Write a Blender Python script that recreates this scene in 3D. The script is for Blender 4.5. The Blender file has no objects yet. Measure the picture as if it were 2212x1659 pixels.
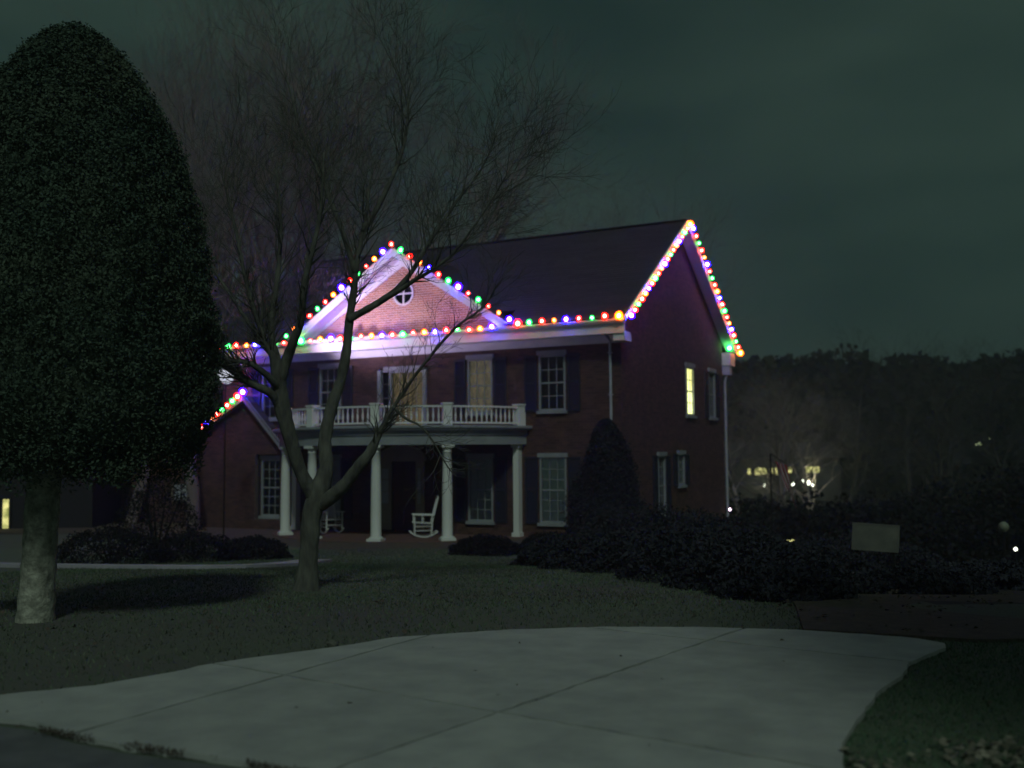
import bpy, math, random
import numpy as np
from mathutils import Vector, Matrix, Euler
random.seed(7)
rng = np.random.default_rng(11)
SC = bpy.context.scene
COL = SC.collection
R = math.radians

# ------------------------------------------------------------------ camera
YAW, PITCH, ROLL, FPX = R(27.2), R(3.95), R(.44), 2241.0
CAM = np.array([10.7, -27.62, 0.0])
F0 = np.array([-math.sin(YAW), math.cos(YAW), 0.0])
R0 = np.array([math.cos(YAW), math.sin(YAW), 0.0])
ZZ = np.array([0, 0, 1.0])
FW = F0*math.cos(PITCH)+ZZ*math.sin(PITCH)
U0 = -F0*math.sin(PITCH)+ZZ*math.cos(PITCH)
CR = math.cos(ROLL)*R0-math.sin(ROLL)*U0
CU = math.sin(ROLL)*R0+math.cos(ROLL)*U0
cd = bpy.data.cameras.new('camera'); cam = bpy.data.objects.new('camera', cd); COL.objects.link(cam)
m = Matrix(((CR[0], CU[0], -FW[0], CAM[0]), (CR[1], CU[1], -FW[1], CAM[1]), (CR[2], CU[2], -FW[2], CAM[2]), (0, 0, 0, 1)))
cam.matrix_world = m
cd.sensor_width = 36; cd.lens = 36*FPX/2212; cd.clip_start = .1; cd.clip_end = 2000
cd.dof.use_dof = True; cd.dof.focus_distance = 12.0; cd.dof.aperture_fstop = 1.0
SC.camera = cam
SC.view_settings.view_transform = 'Standard'
SC.view_settings.look = 'None'
SC.view_settings.exposure = 0
SC.view_settings.gamma = 1

def at(px, py, d):
    """world point seen at a pixel of the 2212 px wide picture, d metres ahead"""
    return CAM + d*(FW + CR*(px-1106)/FPX - CU*(py-829.5)/FPX)
def on_z(px, py, z):
    v = FW + CR*(px-1106)/FPX - CU*(py-829.5)/FPX
    return CAM + v*((z-CAM[2])/v[2])
def ld(l, d, z=0.0):
    p = CAM + R0*l + F0*d
    return np.array([p[0], p[1], z])

# ------------------------------------------------------------------ night sky
W = bpy.data.worlds.new('World'); SC.world = W; W.use_nodes = True
nt = W.node_tree; nt.nodes.clear()
def nn(t, ty, **k):
    n = t.nodes.new(ty)
    for a, b in k.items(): setattr(n, a, b)
    return n
out = nn(nt, 'ShaderNodeOutputWorld'); bg = nn(nt, 'ShaderNodeBackground')
tc = nn(nt, 'ShaderNodeTexCoord'); mp = nn(nt, 'ShaderNodeMapping')
mp.inputs['Scale'].default_value = (1.2, 1.2, 3.2); mp.inputs['Location'].default_value = (.35, .1, .6)
nz = nn(nt, 'ShaderNodeTexNoise'); nz.inputs['Scale'].default_value = 2.3; nz.inputs['Detail'].default_value = 4; nz.inputs['Roughness'].default_value = .45
rp = nn(nt, 'ShaderNodeValToRGB')
rp.color_ramp.elements[0].position = .3; rp.color_ramp.elements[0].color = (.013, .031, .028, 1)
rp.color_ramp.elements[1].position = .75; rp.color_ramp.elements[1].color = (.039, .070, .055, 1)
sep = nn(nt, 'ShaderNodeSeparateXYZ'); mr = nn(nt, 'ShaderNodeMapRange')
mr.inputs[1].default_value = 0; mr.inputs[2].default_value = .5; mr.inputs[3].default_value = 1.15; mr.inputs[4].default_value = .72
mul = nn(nt, 'ShaderNodeMixRGB', blend_type='MULTIPLY'); mul.inputs[0].default_value = 1
sky = nn(nt, 'ShaderNodeTexSky'); sky.sky_type = 'NISHITA'; sky.sun_disc = False
sky.sun_elevation = R(-6); sky.sun_rotation = R(200)
add = nn(nt, 'ShaderNodeMixRGB', blend_type='ADD'); add.inputs[0].default_value = .05
L = nt.links.new
L(tc.outputs['Generated'], mp.inputs[0]); L(mp.outputs[0], nz.inputs[0]); L(nz.outputs[0], rp.inputs[0])
L(tc.outputs['Generated'], sep.inputs[0]); L(sep.outputs[2], mr.inputs[0])
L(rp.outputs[0], mul.inputs[1]); L(mr.outputs[0], mul.inputs[2])
L(mul.outputs[0], add.inputs[1]); L(sky.outputs[0], add.inputs[2])
L(add.outputs[0], bg.inputs[0]); bg.inputs[1].default_value = 1.0
L(bg.outputs[0], out.inputs[0])

# the one distant light: pale light from behind the camera
sd = bpy.data.lights.new('moonlight', 'SUN'); sun = bpy.data.objects.new('moonlight', sd); COL.objects.link(sun)
sd.energy = .80; sd.angle = R(6); sd.color = (.82, 1.0, .90)
SUN_HEAD, SUN_EL = YAW+R(4), R(44)
dirv = Vector((-math.sin(SUN_HEAD)*math.cos(SUN_EL), math.cos(SUN_HEAD)*math.cos(SUN_EL), -math.sin(SUN_EL)))
sun.rotation_euler = dirv.to_track_quat('-Z', 'Y').to_euler()

# ------------------------------------------------------------------ materials
def mat(name, col, rough=.8, noise=0, nscale=4, col2=None, bump=0, bscale=40, metal=0, tint=0, objrand=0, spec=.3, detail=4, stretch=None, coat=0):
    m = bpy.data.materials.new(name); m.use_nodes = True
    t = m.node_tree; b = t.nodes['Principled BSDF']
    b.inputs['Roughness'].default_value = rough; b.inputs['Metallic'].default_value = metal
    b.inputs['Specular IOR Level'].default_value = spec
    b.inputs['Coat Weight'].default_value = coat
    c = (*col, 1); b.inputs['Base Color'].default_value = c
    tcx = nn(t, 'ShaderNodeTexCoord'); src = tcx.outputs['Object']
    if stretch:
        mpp = nn(t, 'ShaderNodeMapping'); mpp.inputs['Scale'].default_value = stretch
        t.links.new(src, mpp.inputs[0]); src = mpp.outputs[0]
    cur = None
    if col2 is not None:
        n = nn(t, 'ShaderNodeTexNoise'); n.inputs['Scale'].default_value = nscale; n.inputs['Detail'].default_value = detail
        n.inputs['Roughness'].default_value = .6
        r = nn(t, 'ShaderNodeValToRGB'); r.color_ramp.elements[0].position = .35; r.color_ramp.elements[1].position = .68
        r.color_ramp.elements[0].color = c; r.color_ramp.elements[1].color = (*col2, 1)
        t.links.new(src, n.inputs[0]); t.links.new(n.outputs[0], r.inputs[0]); cur = r.outputs[0]
    if tint or objrand:
        at_ = nn(t, 'ShaderNodeAttribute', attribute_name='tint'); oi = nn(t, 'ShaderNodeObjectInfo')
        ma = nn(t, 'ShaderNodeMath', operation='MULTIPLY_ADD'); ma.inputs[1].default_value = objrand; 
        t.links.new(oi.outputs['Random'], ma.inputs[0])
        m2 = nn(t, 'ShaderNodeMath', operation='MULTIPLY'); m2.inputs[1].default_value = tint; t.links.new(at_.outputs['Fac'], m2.inputs[0])
        t.links.new(m2.outputs[0], ma.inputs[2])
        m3 = nn(t, 'ShaderNodeMath', operation='ADD'); m3.inputs[1].default_value = 1-.5*max(tint, objrand)
        t.links.new(ma.outputs[0], m3.inputs[0])
        mx = nn(t, 'ShaderNodeMixRGB', blend_type='MULTIPLY'); mx.inputs[0].default_value = 1
        if cur: t.links.new(cur, mx.inputs[1])
        else: mx.inputs[1].default_value = c
        t.links.new(m3.outputs[0], mx.inputs[2]); cur = mx.outputs[0]
    if cur: t.links.new(cur, b.inputs['Base Color'])
    if bump:
        n = nn(t, 'ShaderNodeTexNoise'); n.inputs['Scale'].default_value = bscale; n.inputs['Detail'].default_value = 5
        bu = nn(t, 'ShaderNodeBump'); bu.inputs['Strength'].default_value = bump; bu.inputs['Distance'].default_value = .02
        t.links.new(src, n.inputs[0]); t.links.new(n.outputs[0], bu.inputs['Height']); t.links.new(bu.outputs[0], b.inputs['Normal'])
    return m
def emis(name, col, st, col2=None, nscale=6, stretch=(1, 1, 1)):
    m = bpy.data.materials.new(name); m.use_nodes = True; t = m.node_tree; t.nodes.clear()
    o = nn(t, 'ShaderNodeOutputMaterial'); e = nn(t, 'ShaderNodeEmission'); e.inputs[0].default_value = (*col, 1); e.inputs[1].default_value = st
    if col2:
        tcx = nn(t, 'ShaderNodeTexCoord'); mpp = nn(t, 'ShaderNodeMapping'); mpp.inputs['Scale'].default_value = stretch
        n = nn(t, 'ShaderNodeTexNoise'); n.inputs['Scale'].default_value = nscale; r = nn(t, 'ShaderNodeValToRGB')
        r.color_ramp.elements[0].position = .38; r.color_ramp.elements[1].position = .62
        r.color_ramp.elements[0].color = (*col, 1); r.color_ramp.elements[1].color = (*col2, 1)
        t.links.new(tcx.outputs['Object'], mpp.inputs[0]); t.links.new(mpp.outputs[0], n.inputs[0]); t.links.new(n.outputs[0], r.inputs[0]); t.links.new(r.outputs[0], e.inputs[0])
    t.links.new(e.outputs[0], o.inputs[0]); return m
def bulbmat(name, edge, core, s_edge, s_core):
    """an oversized coloured globe: pale core and bright rim put the bulb halo into its glow"""
    m = bpy.data.materials.new(name); m.use_nodes = True; t = m.node_tree; t.nodes.clear()
    o = nn(t, 'ShaderNodeOutputMaterial'); e = nn(t, 'ShaderNodeEmission'); lw = nn(t, 'ShaderNodeLayerWeight'); lw.inputs[0].default_value = .5
    r = nn(t, 'ShaderNodeValToRGB'); r.color_ramp.interpolation = 'EASE'  # facing ramp imitates the halo round a lit bulb
    r.color_ramp.elements[0].position = .035; r.color_ramp.elements[0].color = tuple(c*s_core for c in core)+(1,)
    r.color_ramp.elements[1].position = .20; r.color_ramp.elements[1].color = tuple(c*s_edge for c in edge)+(1,)
    t.links.new(lw.outputs['Facing'], r.inputs[0]); t.links.new(r.outputs[0], e.inputs[0]); e.inputs[1].default_value = 1
    t.links.new(e.outputs[0], o.inputs[0]); return m

M = {}
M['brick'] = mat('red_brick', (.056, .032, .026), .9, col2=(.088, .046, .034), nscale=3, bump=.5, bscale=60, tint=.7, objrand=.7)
M['gablebrick'] = mat('lit_red_brick', (.33, .14, .055), .9, col2=(.42, .21, .085), nscale=3, bump=.5, bscale=60, tint=.5, objrand=.5)  # lit copy of the wall brick: gable light put into the colour
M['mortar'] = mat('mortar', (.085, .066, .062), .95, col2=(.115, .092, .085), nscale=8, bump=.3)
M['gablemortar'] = mat('lit_mortar', (.72, .68, .64), .95, col2=(.62, .58, .56), nscale=8, bump=.3)  # lit copy of the wall mortar, lightened for the bright gable
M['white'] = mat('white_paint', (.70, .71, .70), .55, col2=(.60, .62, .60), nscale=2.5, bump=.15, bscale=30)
M['trim'] = mat('grey_white_trim', (.27, .29, .30), .6, col2=(.20, .22, .23), nscale=2, bump=.15, bscale=30)  # darker and greyer than the white paint
M['gutter'] = mat('grey_gutter', (.40, .42, .45), .5, col2=(.30, .32, .35), nscale=2)
M['shingle'] = mat('charcoal_shingles', (.026, .023, .032), .9, col2=(.042, .036, .046), nscale=9, bump=.8, bscale=30, tint=.5)
M['shutter'] = mat('black_shutter', (.018, .020, .035), .5)
M['door'] = mat('dark_red_door', (.045, .018, .024), .45)
M['surround'] = mat('cream_surround', (.30, .26, .19), .6, col2=(.25, .22, .17), nscale=3)
M['metal'] = mat('brass', (.5, .38, .18), .3, metal=1)
M['blackmetal'] = mat('black_metal', (.02, .02, .02), .4, metal=.6)
M['wood'] = mat('white_painted_wood', (.66, .68, .64), .6)
M['cable'] = mat('green_cable', (.01, .03, .015), .6)
M['bark'] = mat('grey_bark', (.060, .060, .052), .95, col2=(.135, .14, .112), nscale=9, bump=1, bscale=22, stretch=(1, 1, .3), detail=8)
M['barkpale'] = mat('mottled_bark', (.14, .145, .115), .95, col2=(.40, .41, .33), nscale=11, bump=1, bscale=26, detail=9)
M['twig'] = mat('brown_twigs', (.15, .12, .12), .95, col2=(.24, .19, .185), nscale=.6)
M['leaf'] = mat('evergreen_leaf', (.046, .072, .052), .95, col2=(.066, .088, .060), nscale=1.3, tint=.25, spec=.08)
M['shrubleaf'] = mat('dark_shrub_leaf', (.021, .024, .031), .85, col2=(.033, .035, .042), nscale=1.5, tint=.5, spec=.03)
M['darkleaf'] = mat('dimmed_leaf', (.012, .013, .015), .9, col2=(.022, .022, .024), nscale=2, tint=.5, spec=.02)  # darker leaf copy, dims by colour the shrubs that catch direct light
M['woods'] = mat('far_woods', (.010, .011, .013), .9, col2=(.020, .022, .020), nscale=.12, tint=.9, spec=.05)
M['concrete'] = mat('driveway_concrete', (.265, .28, .262), .9, col2=(.355, .37, .34), nscale=2.6, bump=.35, bscale=70, objrand=.12, detail=8)
M['joint'] = mat('joint_dirt', (.045, .042, .038), .95, bump=.5)
M['asphalt'] = mat('asphalt', (.10, .107, .112), .9, col2=(.145, .152, .155), nscale=4, bump=.8, bscale=120)
M['lawn'] = mat('winter_lawn', (.085, .083, .075), .95, col2=(.085, .115, .070), nscale=.33, bump=1, bscale=40, detail=6)
M['grass'] = mat('grass_blades', (.080, .086, .066), .8, col2=(.075, .120, .062), nscale=.6, tint=.9)
M['grassgreen'] = mat('green_grass_blades', (.035, .085, .045), .8, col2=(.065, .12, .06), nscale=3, tint=.9)
M['mulch'] = mat('leaf_mulch', (.060, .050, .040), .95, col2=(.100, .078, .058), nscale=7, bump=1, bscale=40)
M['dryleaf'] = mat('dry_leaf', (.17, .16, .12), .8, tint=.9)
M['path'] = mat('path_concrete', (.34, .33, .36), .9, col2=(.26, .25, .28), nscale=1.5, bump=.3, objrand=.2)
M['floor'] = mat('porch_brick_floor', (.10, .055, .048), .9, col2=(.14, .08, .07), nscale=5, bump=.5)
M['dark'] = mat('dark_interior', (.01, .01, .011), .9)
M['dish'] = mat('pale_dish', (.62, .63, .66), .5)
M['sign'] = mat('weathered_sign', (.075, .08, .066), .8, col2=(.115, .118, .095), nscale=4, bump=.2)
M['post'] = mat('grey_post', (.14, .14, .13), .8)
M['curt_dark'] = mat('dark_drape', (.06, .065, .075), .9, col2=(.09, .095, .11), nscale=2, stretch=(9, 1, .6))
M['curt_pale'] = mat('pale_blind', (.80, .83, .82), .9, col2=(.72, .75, .76), nscale=2, stretch=(1, 1, 12))
M['curt_mid'] = mat('grey_blind', (.42, .44, .46), .9, col2=(.33, .35, .37), nscale=2, stretch=(1, 1, 12))
M['curt_warm'] = emis('warm_lit_curtain', (.070, .056, .034), .85, (.135, .105, .052), 3, (6, 1, .4))
M['curt_dim'] = emis('dim_lit_curtain', (.045, .042, .032), 1, (.11, .095, .055), 9, (3, 1, 1))
M['curt_bright'] = emis('bright_lit_room', (.80, .85, .34), 4, (.50, .46, .14), 2, (4, 1, .6))
M['globe_off'] = mat('dull_globe', (.16, .18, .13), .5)
M['farwin'] = emis('far_lit_window', (.85, .80, .30), 1.2, (.25, .27, .08), 4)
M['farwhite'] = emis('far_white_lamp', (.9, .95, .75), 5)
M['fargreen'] = emis('far_lit_wall', (.50, .60, .34), 1.3, (.14, .18, .08), 2)
M['darkwall'] = mat('dark_siding', (.018, .018, .02), .9)
# glass: see-through with a sky reflection
g = bpy.data.materials.new('window_glass'); g.use_nodes = True; t = g.node_tree; t.nodes.clear()
o = nn(t, 'ShaderNodeOutputMaterial'); mx = nn(t, 'ShaderNodeMixShader'); tr = nn(t, 'ShaderNodeBsdfTransparent'); gl = nn(t, 'ShaderNodeBsdfGlossy')
gl.inputs['Roughness'].default_value = .03; gl.inputs['Color'].default_value = (.9, .95, 1, 1); tr.inputs[0].default_value = (.95, .97, .97, 1)
fr = nn(t, 'ShaderNodeFresnel'); fr.inputs[0].default_value = 1.35
t.links.new(fr.outputs[0], mx.inputs[0]); t.links.new(tr.outputs[0], mx.inputs[1]); t.links.new(gl.outputs[0], mx.inputs[2]); t.links.new(mx.outputs[0], o.inputs[0])
M['glass'] = g
KE, KC = 1.5, 13.0
M['B'] = bulbmat('blue_bulb', (.006, .0, 1.0), (.40, .36, 1.0), 120, 60)
M['R'] = bulbmat('red_bulb', (1.0, .004, .002), (1.0, .36, .25), 30, 26)
M['G'] = bulbmat('green_bulb', (.003, 1.0, .08), (.42, 1.0, .55), 13, 18)
M['Y'] = bulbmat('amber_bulb', (1.0, .10, .0), (1.0, .62, .16), 17, 22)

# ------------------------------------------------------------------ mesh helpers
class MB:
    def __init__(s, T=None): s.v = []; s.f = []; s.t = []; s.T = T; s.sm = False
    def addv(s, p):
        if s.T is not None: p = s.T(p)
        s.v.append((float(p[0]), float(p[1]), float(p[2]))); return len(s.v)-1
    def face(s, *i): s.f.append(tuple(i))
    def poly(s, pts):
        s.f.append(tuple(s.addv(p) for p in pts))
    def box(s, x0, x1, y0, y1, z0, z1, tint=None, skip_back=False):
        n = len(s.v)
        for z in (z0, z1):
            for x, y in ((x0, y0), (x1, y0), (x1, y1), (x0, y1)): s.addv((x, y, z))
        s.f += [(n, n+1, n+5, n+4), (n+1, n+2, n+6, n+5), (n+3, n, n+4, n+7), (n+4, n+5, n+6, n+7), (n+3, n+2, n+1, n)]
        if not skip_back: s.f.append((n+2, n+3, n+7, n+6))
        if tint is not None: s.t += [tint]*8
        return s
    def obox(s, c, ax, ay, az, hx, hy, hz):
        c, ax, ay, az = map(np.array, (c, ax, ay, az)); n = len(s.v)
        for k in (-1, 1):
            for i, j in ((-1, -1), (1, -1), (1, 1), (-1, 1)): s.addv(c+ax*hx*i+ay*hy*j+az*hz*k)
        s.f += [(n, n+1, n+5, n+4), (n+1, n+2, n+6, n+5), (n+2, n+3, n+7, n+6), (n+3, n, n+4, n+7), (n+4, n+5, n+6, n+7), (n+3, n+2, n+1, n)]
        return s
    def bar(s, a, b, w, h):
        a, b = np.array(a, float), np.array(b, float); d = b-a; l = np.linalg.norm(d); d = d/l
        up = np.array([0, 0, 1.]) if abs(d[2]) < .95 else np.array([0, 1., 0])
        sx = np.cross(d, up); sx /= np.linalg.norm(sx); uz = np.cross(sx, d)
        return s.obox((a+b)/2, d, sx, uz, l/2, w/2, h/2)
    def tube(s, pts, rad, n=6, cap=True):
        pts = [np.array(p, float) for p in pts]; base = len(s.v); prev = None
        for i, p in enumerate(pts):
            d = pts[min(i+1, len(pts)-1)]-pts[max(i-1, 0)]; d = d/(np.linalg.norm(d)+1e-9)
            if prev is None:
                up = np.array([0, 0, 1.]) if abs(d[2]) < .9 else np.array([1., 0, 0])
                a = np.cross(d, up)
            else: a = prev-d*np.dot(prev, d)
            a = a/(np.linalg.norm(a)+1e-9); prev = a; b = np.cross(d, a)
            r = rad[i] if hasattr(rad, '__len__') else rad
            for k in range(n):
                q = 2*math.pi*k/n; s.addv(p+a*r*math.cos(q)+b*r*math.sin(q))
        for i in range(len(pts)-1):
            for k in range(n):
                k2 = (k+1) % n; s.f.append((base+i*n+k, base+i*n+k2, base+(i+1)*n+k2, base+(i+1)*n+k))
        if cap:
            s.f.append(tuple(base+k for k in range(n))[::-1]); s.f.append(tuple(base+(len(pts)-1)*n+k for k in range(n)))
        return s
    def lathe(s, prof, n=16, c=(0, 0, 0)):
        base = len(s.v)
        for r, z in prof:
            for k in range(n):
                q = 2*math.pi*k/n; s.addv((c[0]+r*math.cos(q), c[1]+r*math.sin(q), c[2]+z))
        for i in range(len(prof)-1):
            for k in range(n):
                k2 = (k+1) % n; s.f.append((base+i*n+k, base+i*n+k2, base+(i+1)*n+k2, base+(i+1)*n+k))
        s.f.append(tuple(base+k for k in range(n))[::-1]); s.f.append(tuple(base+(len(prof)-1)*n+k for k in range(n)))
        return s
    def mesh(s, name, m, smooth=False):
        me = bpy.data.meshes.new(name); me.from_pydata(s.v, [], s.f); me.materials.append(m)
        if s.t and len(s.t) == len(s.v):
            a = me.attributes.new('tint', 'FLOAT', 'POINT'); a.data.foreach_set('value', s.t)
        if smooth: me.polygons.foreach_set('use_smooth', [True]*len(me.polygons))
        me.update(); return me
def link(name, me, parent=None, loc=None, rot=None, sub=False):
    """meshes are in world coordinates; a direct child of a thing is shifted back by the thing's location"""
    o = bpy.data.objects.new(name, me); COL.objects.link(o)
    p = Vector(loc) if loc is not None else Vector((0, 0, 0))
    if parent is not None:
        o.parent = parent
        if parent.type == 'EMPTY': p = p-parent.location
    o.location = p
    if rot is not None: o.rotation_euler = rot
    return o
def put(name, mb, m, parent=None, smooth=False, **k):
    return link(name, mb.mesh(name, m, smooth), parent, **k)
def tag(o, label=None, cat=None, group=None, kind=None):
    if label: o['label'] = label
    if cat: o['category'] = cat
    if group: o['group'] = group
    if kind: o['kind'] = kind
    return o
def thing(name, loc, label, cat, group=None):
    o = bpy.data.objects.new(name, None); COL.objects.link(o); o.location = Vector([float(c) for c in loc]); o.empty_display_size = .3
    return tag(o, label, cat, group)
def np_mesh(name, V, F, m, tint=None):
    me = bpy.data.meshes.new(name); k = F.shape[1]
    me.vertices.add(len(V)); me.vertices.foreach_set('co', V.astype(np.float32).ravel())
    me.loops.add(F.size); me.loops.foreach_set('vertex_index', F.astype(np.int32).ravel())
    me.polygons.add(len(F)); me.polygons.foreach_set('loop_start', np.arange(0, F.size, k, dtype=np.int32))
    me.update(calc_edges=True); me.materials.append(m)
    if tint is not None:
        a = me.attributes.new('tint', 'FLOAT', 'POINT'); a.data.foreach_set('value', tint.astype(np.float32))
    me.validate(); return me
def leaves(name, P, size, m, aspect=.55, flat=0.0, N=None):
    """one bent leaf (two triangles) at every point, turned at random"""
    n = len(P); a = rng.normal(size=(n, 3)); 
    if N is not None: a = np.cross(N+rng.normal(size=(n, 3))*.7, rng.normal(size=(n, 3)))
    a[:, 2] *= (1-flat); a /= np.linalg.norm(a, axis=1)[:, None]+1e-9
    b = rng.normal(size=(n, 3)); b[:, 2] *= (1-flat); b -= a*(a*b).sum(1)[:, None]; b /= np.linalg.norm(b, axis=1)[:, None]+1e-9
    s = (size*rng.uniform(.6, 1.4, n))[:, None]
    c = np.cross(a, b)
    V = np.stack([P-a*s*.5, P+b*s*aspect*.5+c*s*.1, P+a*s*.5, P-b*s*aspect*.5+c*s*.1], 1).reshape(-1, 3)
    F = np.arange(4*n).reshape(n, 4)
    return np_mesh(name, V, F, m, np.repeat(rng.random(n), 4))

# ------------------------------------------------------------------ terrain
def sstep(x, a, b):
    t = np.clip((np.asarray(x, float)-a)/(b-a), 0, 1); return t*t*(3-2*t)
def gz(x, y):
    x = np.asarray(x, float); y = np.asarray(y, float)
    l = (x-CAM[0])*R0[0]+(y-CAM[1])*R0[1]; d = (x-CAM[0])*F0[0]+(y-CAM[1])*F0[1]
    z = -1.6-.20*sstep(d, 10.5, 14.5)-.62*sstep(d, 14, 26)-.0*d
    z = z-1.0*sstep(l, 3, 10)*sstep(d, 12, 32)
    z = z-1.2*sstep(x, -1, 5)*sstep(y, 0, 12)
    z = z-3.2*sstep(d, 38, 75)
    z = z+20*sstep(d, 95, 330)
    return z
Ls = np.concatenate([np.linspace(-400, -32, 30), np.linspace(-30, 30, 121), np.linspace(32, 400, 30)])
Ds = np.concatenate([np.linspace(-60, 3, 12), np.linspace(3.5, 45, 120), np.linspace(47, 120, 40), np.linspace(126, 600, 30)])
LL, DD = np.meshgrid(Ls, Ds)
X = CAM[0]+LL*R0[0]+DD*F0[0]; Y = CAM[1]+LL*R0[1]+DD*F0[1]
Zg = gz(X, Y)
V = np.stack([X, Y, Zg], -1).reshape(-1, 3); nl, nd = len(Ls), len(Ds)
I = np.arange(nl*nd).reshape(nd, nl)
Fq = np.stack([I[:-1, :-1], I[:-1, 1:], I[1:, 1:], I[1:, :-1]], -1).reshape(-1, 4)
gme = np_mesh('ground', V, Fq, M['lawn'])
fl_ = mat('woodland_floor', (.020, .019, .017), .98, col2=(.034, .030, .026), nscale=.5, bump=1, bscale=8); gme.materials.append(fl_)
lc, dc = LL.reshape(-1)[Fq].mean(1), DD.reshape(-1)[Fq].mean(1)
gme.polygons.foreach_set('material_index', ((dc > 34) | ((lc > 3.6+.4*np.sin(dc*1.3)) & (dc > 11.5+.3*np.sin(lc*2.1)))).astype(np.int32))
tag(link('ground', gme), kind='structure')

def sheet(name, pts, z, m, th=0.0, parent=None):
    mb = MB(); n = len(pts)
    top = [mb.addv((p[0], p[1], (z if z is not None else float(gz(p[0], p[1])))+th)) for p in pts]
    bot = [mb.addv((p[0], p[1], (z if z is not None else float(gz(p[0], p[1])))-.08)) for p in pts]
    mb.f.append(tuple(top))
    for i in range(n): mb.f.append((top[i], bot[i], bot[(i+1) % n], top[(i+1) % n]))
    return put(name, mb, m, parent)
# driveway: dirt bed under separately poured slabs (coordinates: metres right of and ahead of the camera)
DW = [(-7.0, 6.55), (-5.2, 6.72), (-3.43, 7.05), (-2.9, 7.33), (-2.52, 7.74), (-2.28, 8.1), (-1.56, 8.64), (-1.05, 9.14), (-.5, 9.34), (-.04, 9.5), (.8, 9.61), (1.64, 9.57),
      (2.52, 9.38), (3.05, 9.12), (3.42, 8.90), (3.55, 8.68), (3.48, 8.48), (3.3, 8.3), (2.97, 7.9), (2.73, 7.43), (2.42, 7.01), (2.0, 6.2), (1.77, 5.73), (1.6, 5.2), (1.35, 4.4), (1.1, 3.0),
      (-.2, 3.3), (-.75, 4.6), (-1.0, 5.3), (-1.45, 5.52), (-1.76, 5.65), (-2.1, 5.79), (-2.5, 6.03), (-2.85, 6.32), (-3.14, 6.42), (-5.0, 6.0), (-7.0, 5.7)]
def inner(poly, a, b, c, sign):
    """clip a polygon against the line a*l+b*d=c"""
    outp = []
    n = len(poly)
    for i in range(n):
        p, q = poly[i], poly[(i+1) % n]; fp = sign*(a*p[0]+b*p[1]-c); fq = sign*(a*q[0]+b*q[1]-c)
        if fp >= 0: outp.append(p)
        if (fp >= 0) != (fq >= 0):
            t_ = fp/(fp-fq); outp.append((p[0]+t_*(q[0]-p[0]), p[1]+t_*(q[1]-p[1])))
    return outp
def line(p, q):
    dx, dy = q[0]-p[0], q[1]-p[1]; l = math.hypot(dx, dy); a, b = -dy/l, dx/l
    return a, b, a*p[0]+b*p[1]
drive = MB(); 
base = sheet('driveway', [ld(*p) for p in DW], -1.6, M['joint'], th=.004); tag(base, kind='structure')
J1 = line((-.82, 5.47), (.81, 7.73)); J2 = line((-.90, 7.06), (.97, 5.71)); J0 = line((-2.62, 5.9), (-1.75, 7.45))
J3 = line((-.90+1.75, 7.06+2.4), (.97+1.75, 5.71+2.4)); g_ = .015
def cut(polys, J, g_=g_):
    o_ = []
    for p in polys:
        for s_, c_ in ((1, J[2]+g_), (-1, J[2]-g_)):
            q = inner(p, J[0], J[1], c_, s_)
            if len(q) > 2:
                A = abs(sum(q[i][0]*q[(i+1) % len(q)][1]-q[(i+1) % len(q)][0]*q[i][1] for i in range(len(q))))/2
                if A > .02: o_.append(q)
    return o_
def wobble(q):
    """subdivide and jitter the edges a little so the joints are not ruled lines"""
    r_ = []
    for i in range(len(q)):
        p, n_ = q[i], q[(i+1) % len(q)]; L_ = math.hypot(n_[0]-p[0], n_[1]-p[1]); k = max(1, int(L_/.12))
        for j in range(k):
            t_ = j/k; x = p[0]+(n_[0]-p[0])*t_; y = p[1]+(n_[1]-p[1])*t_
            w = .012
            r_.append((x+random.uniform(-w, w), y+random.uniform(-w, w)))
    return r_
polys = [DW]
for J in (J0, J1, J2, J3): polys = cut(polys, J)
for q in polys:
    sheet('concrete_slab', [ld(*p) for p in wobble(q)], -1.6, M['concrete'], th=.034, parent=base)
# street at the lower left, a little below the driveway lip
ST = [(-9, 5.6), (-5.0, 5.9), (-3.14, 6.36), (-2.85, 6.25), (-2.5, 5.97), (-2.1, 5.74), (-1.76, 5.60), (-1.45, 5.47), (-1.0, 5.24), (-.8, 4.5), (-.3, 3.2), (-.2, -6), (-9, -6)]
st = sheet('street', [ld(*p) for p in ST], -1.6, M['asphalt'], th=.006); tag(st, kind='structure')
# mulch strip right of the driveway and the mulch bed edge below the junipers
mu = sheet('mulch_bed', [ld(*p) for p in [(2.6, 9.45), (3.15, 9.2), (3.9, 8.85), (5.2, 8.9), (7.4, 9.4), (8.6, 11.2), (6.4, 11.9), (4.4, 12.3), (3.3, 12.7), (2.95, 11.0)]], None, M['mulch'], th=.03); tag(mu, kind='structure')
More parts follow.
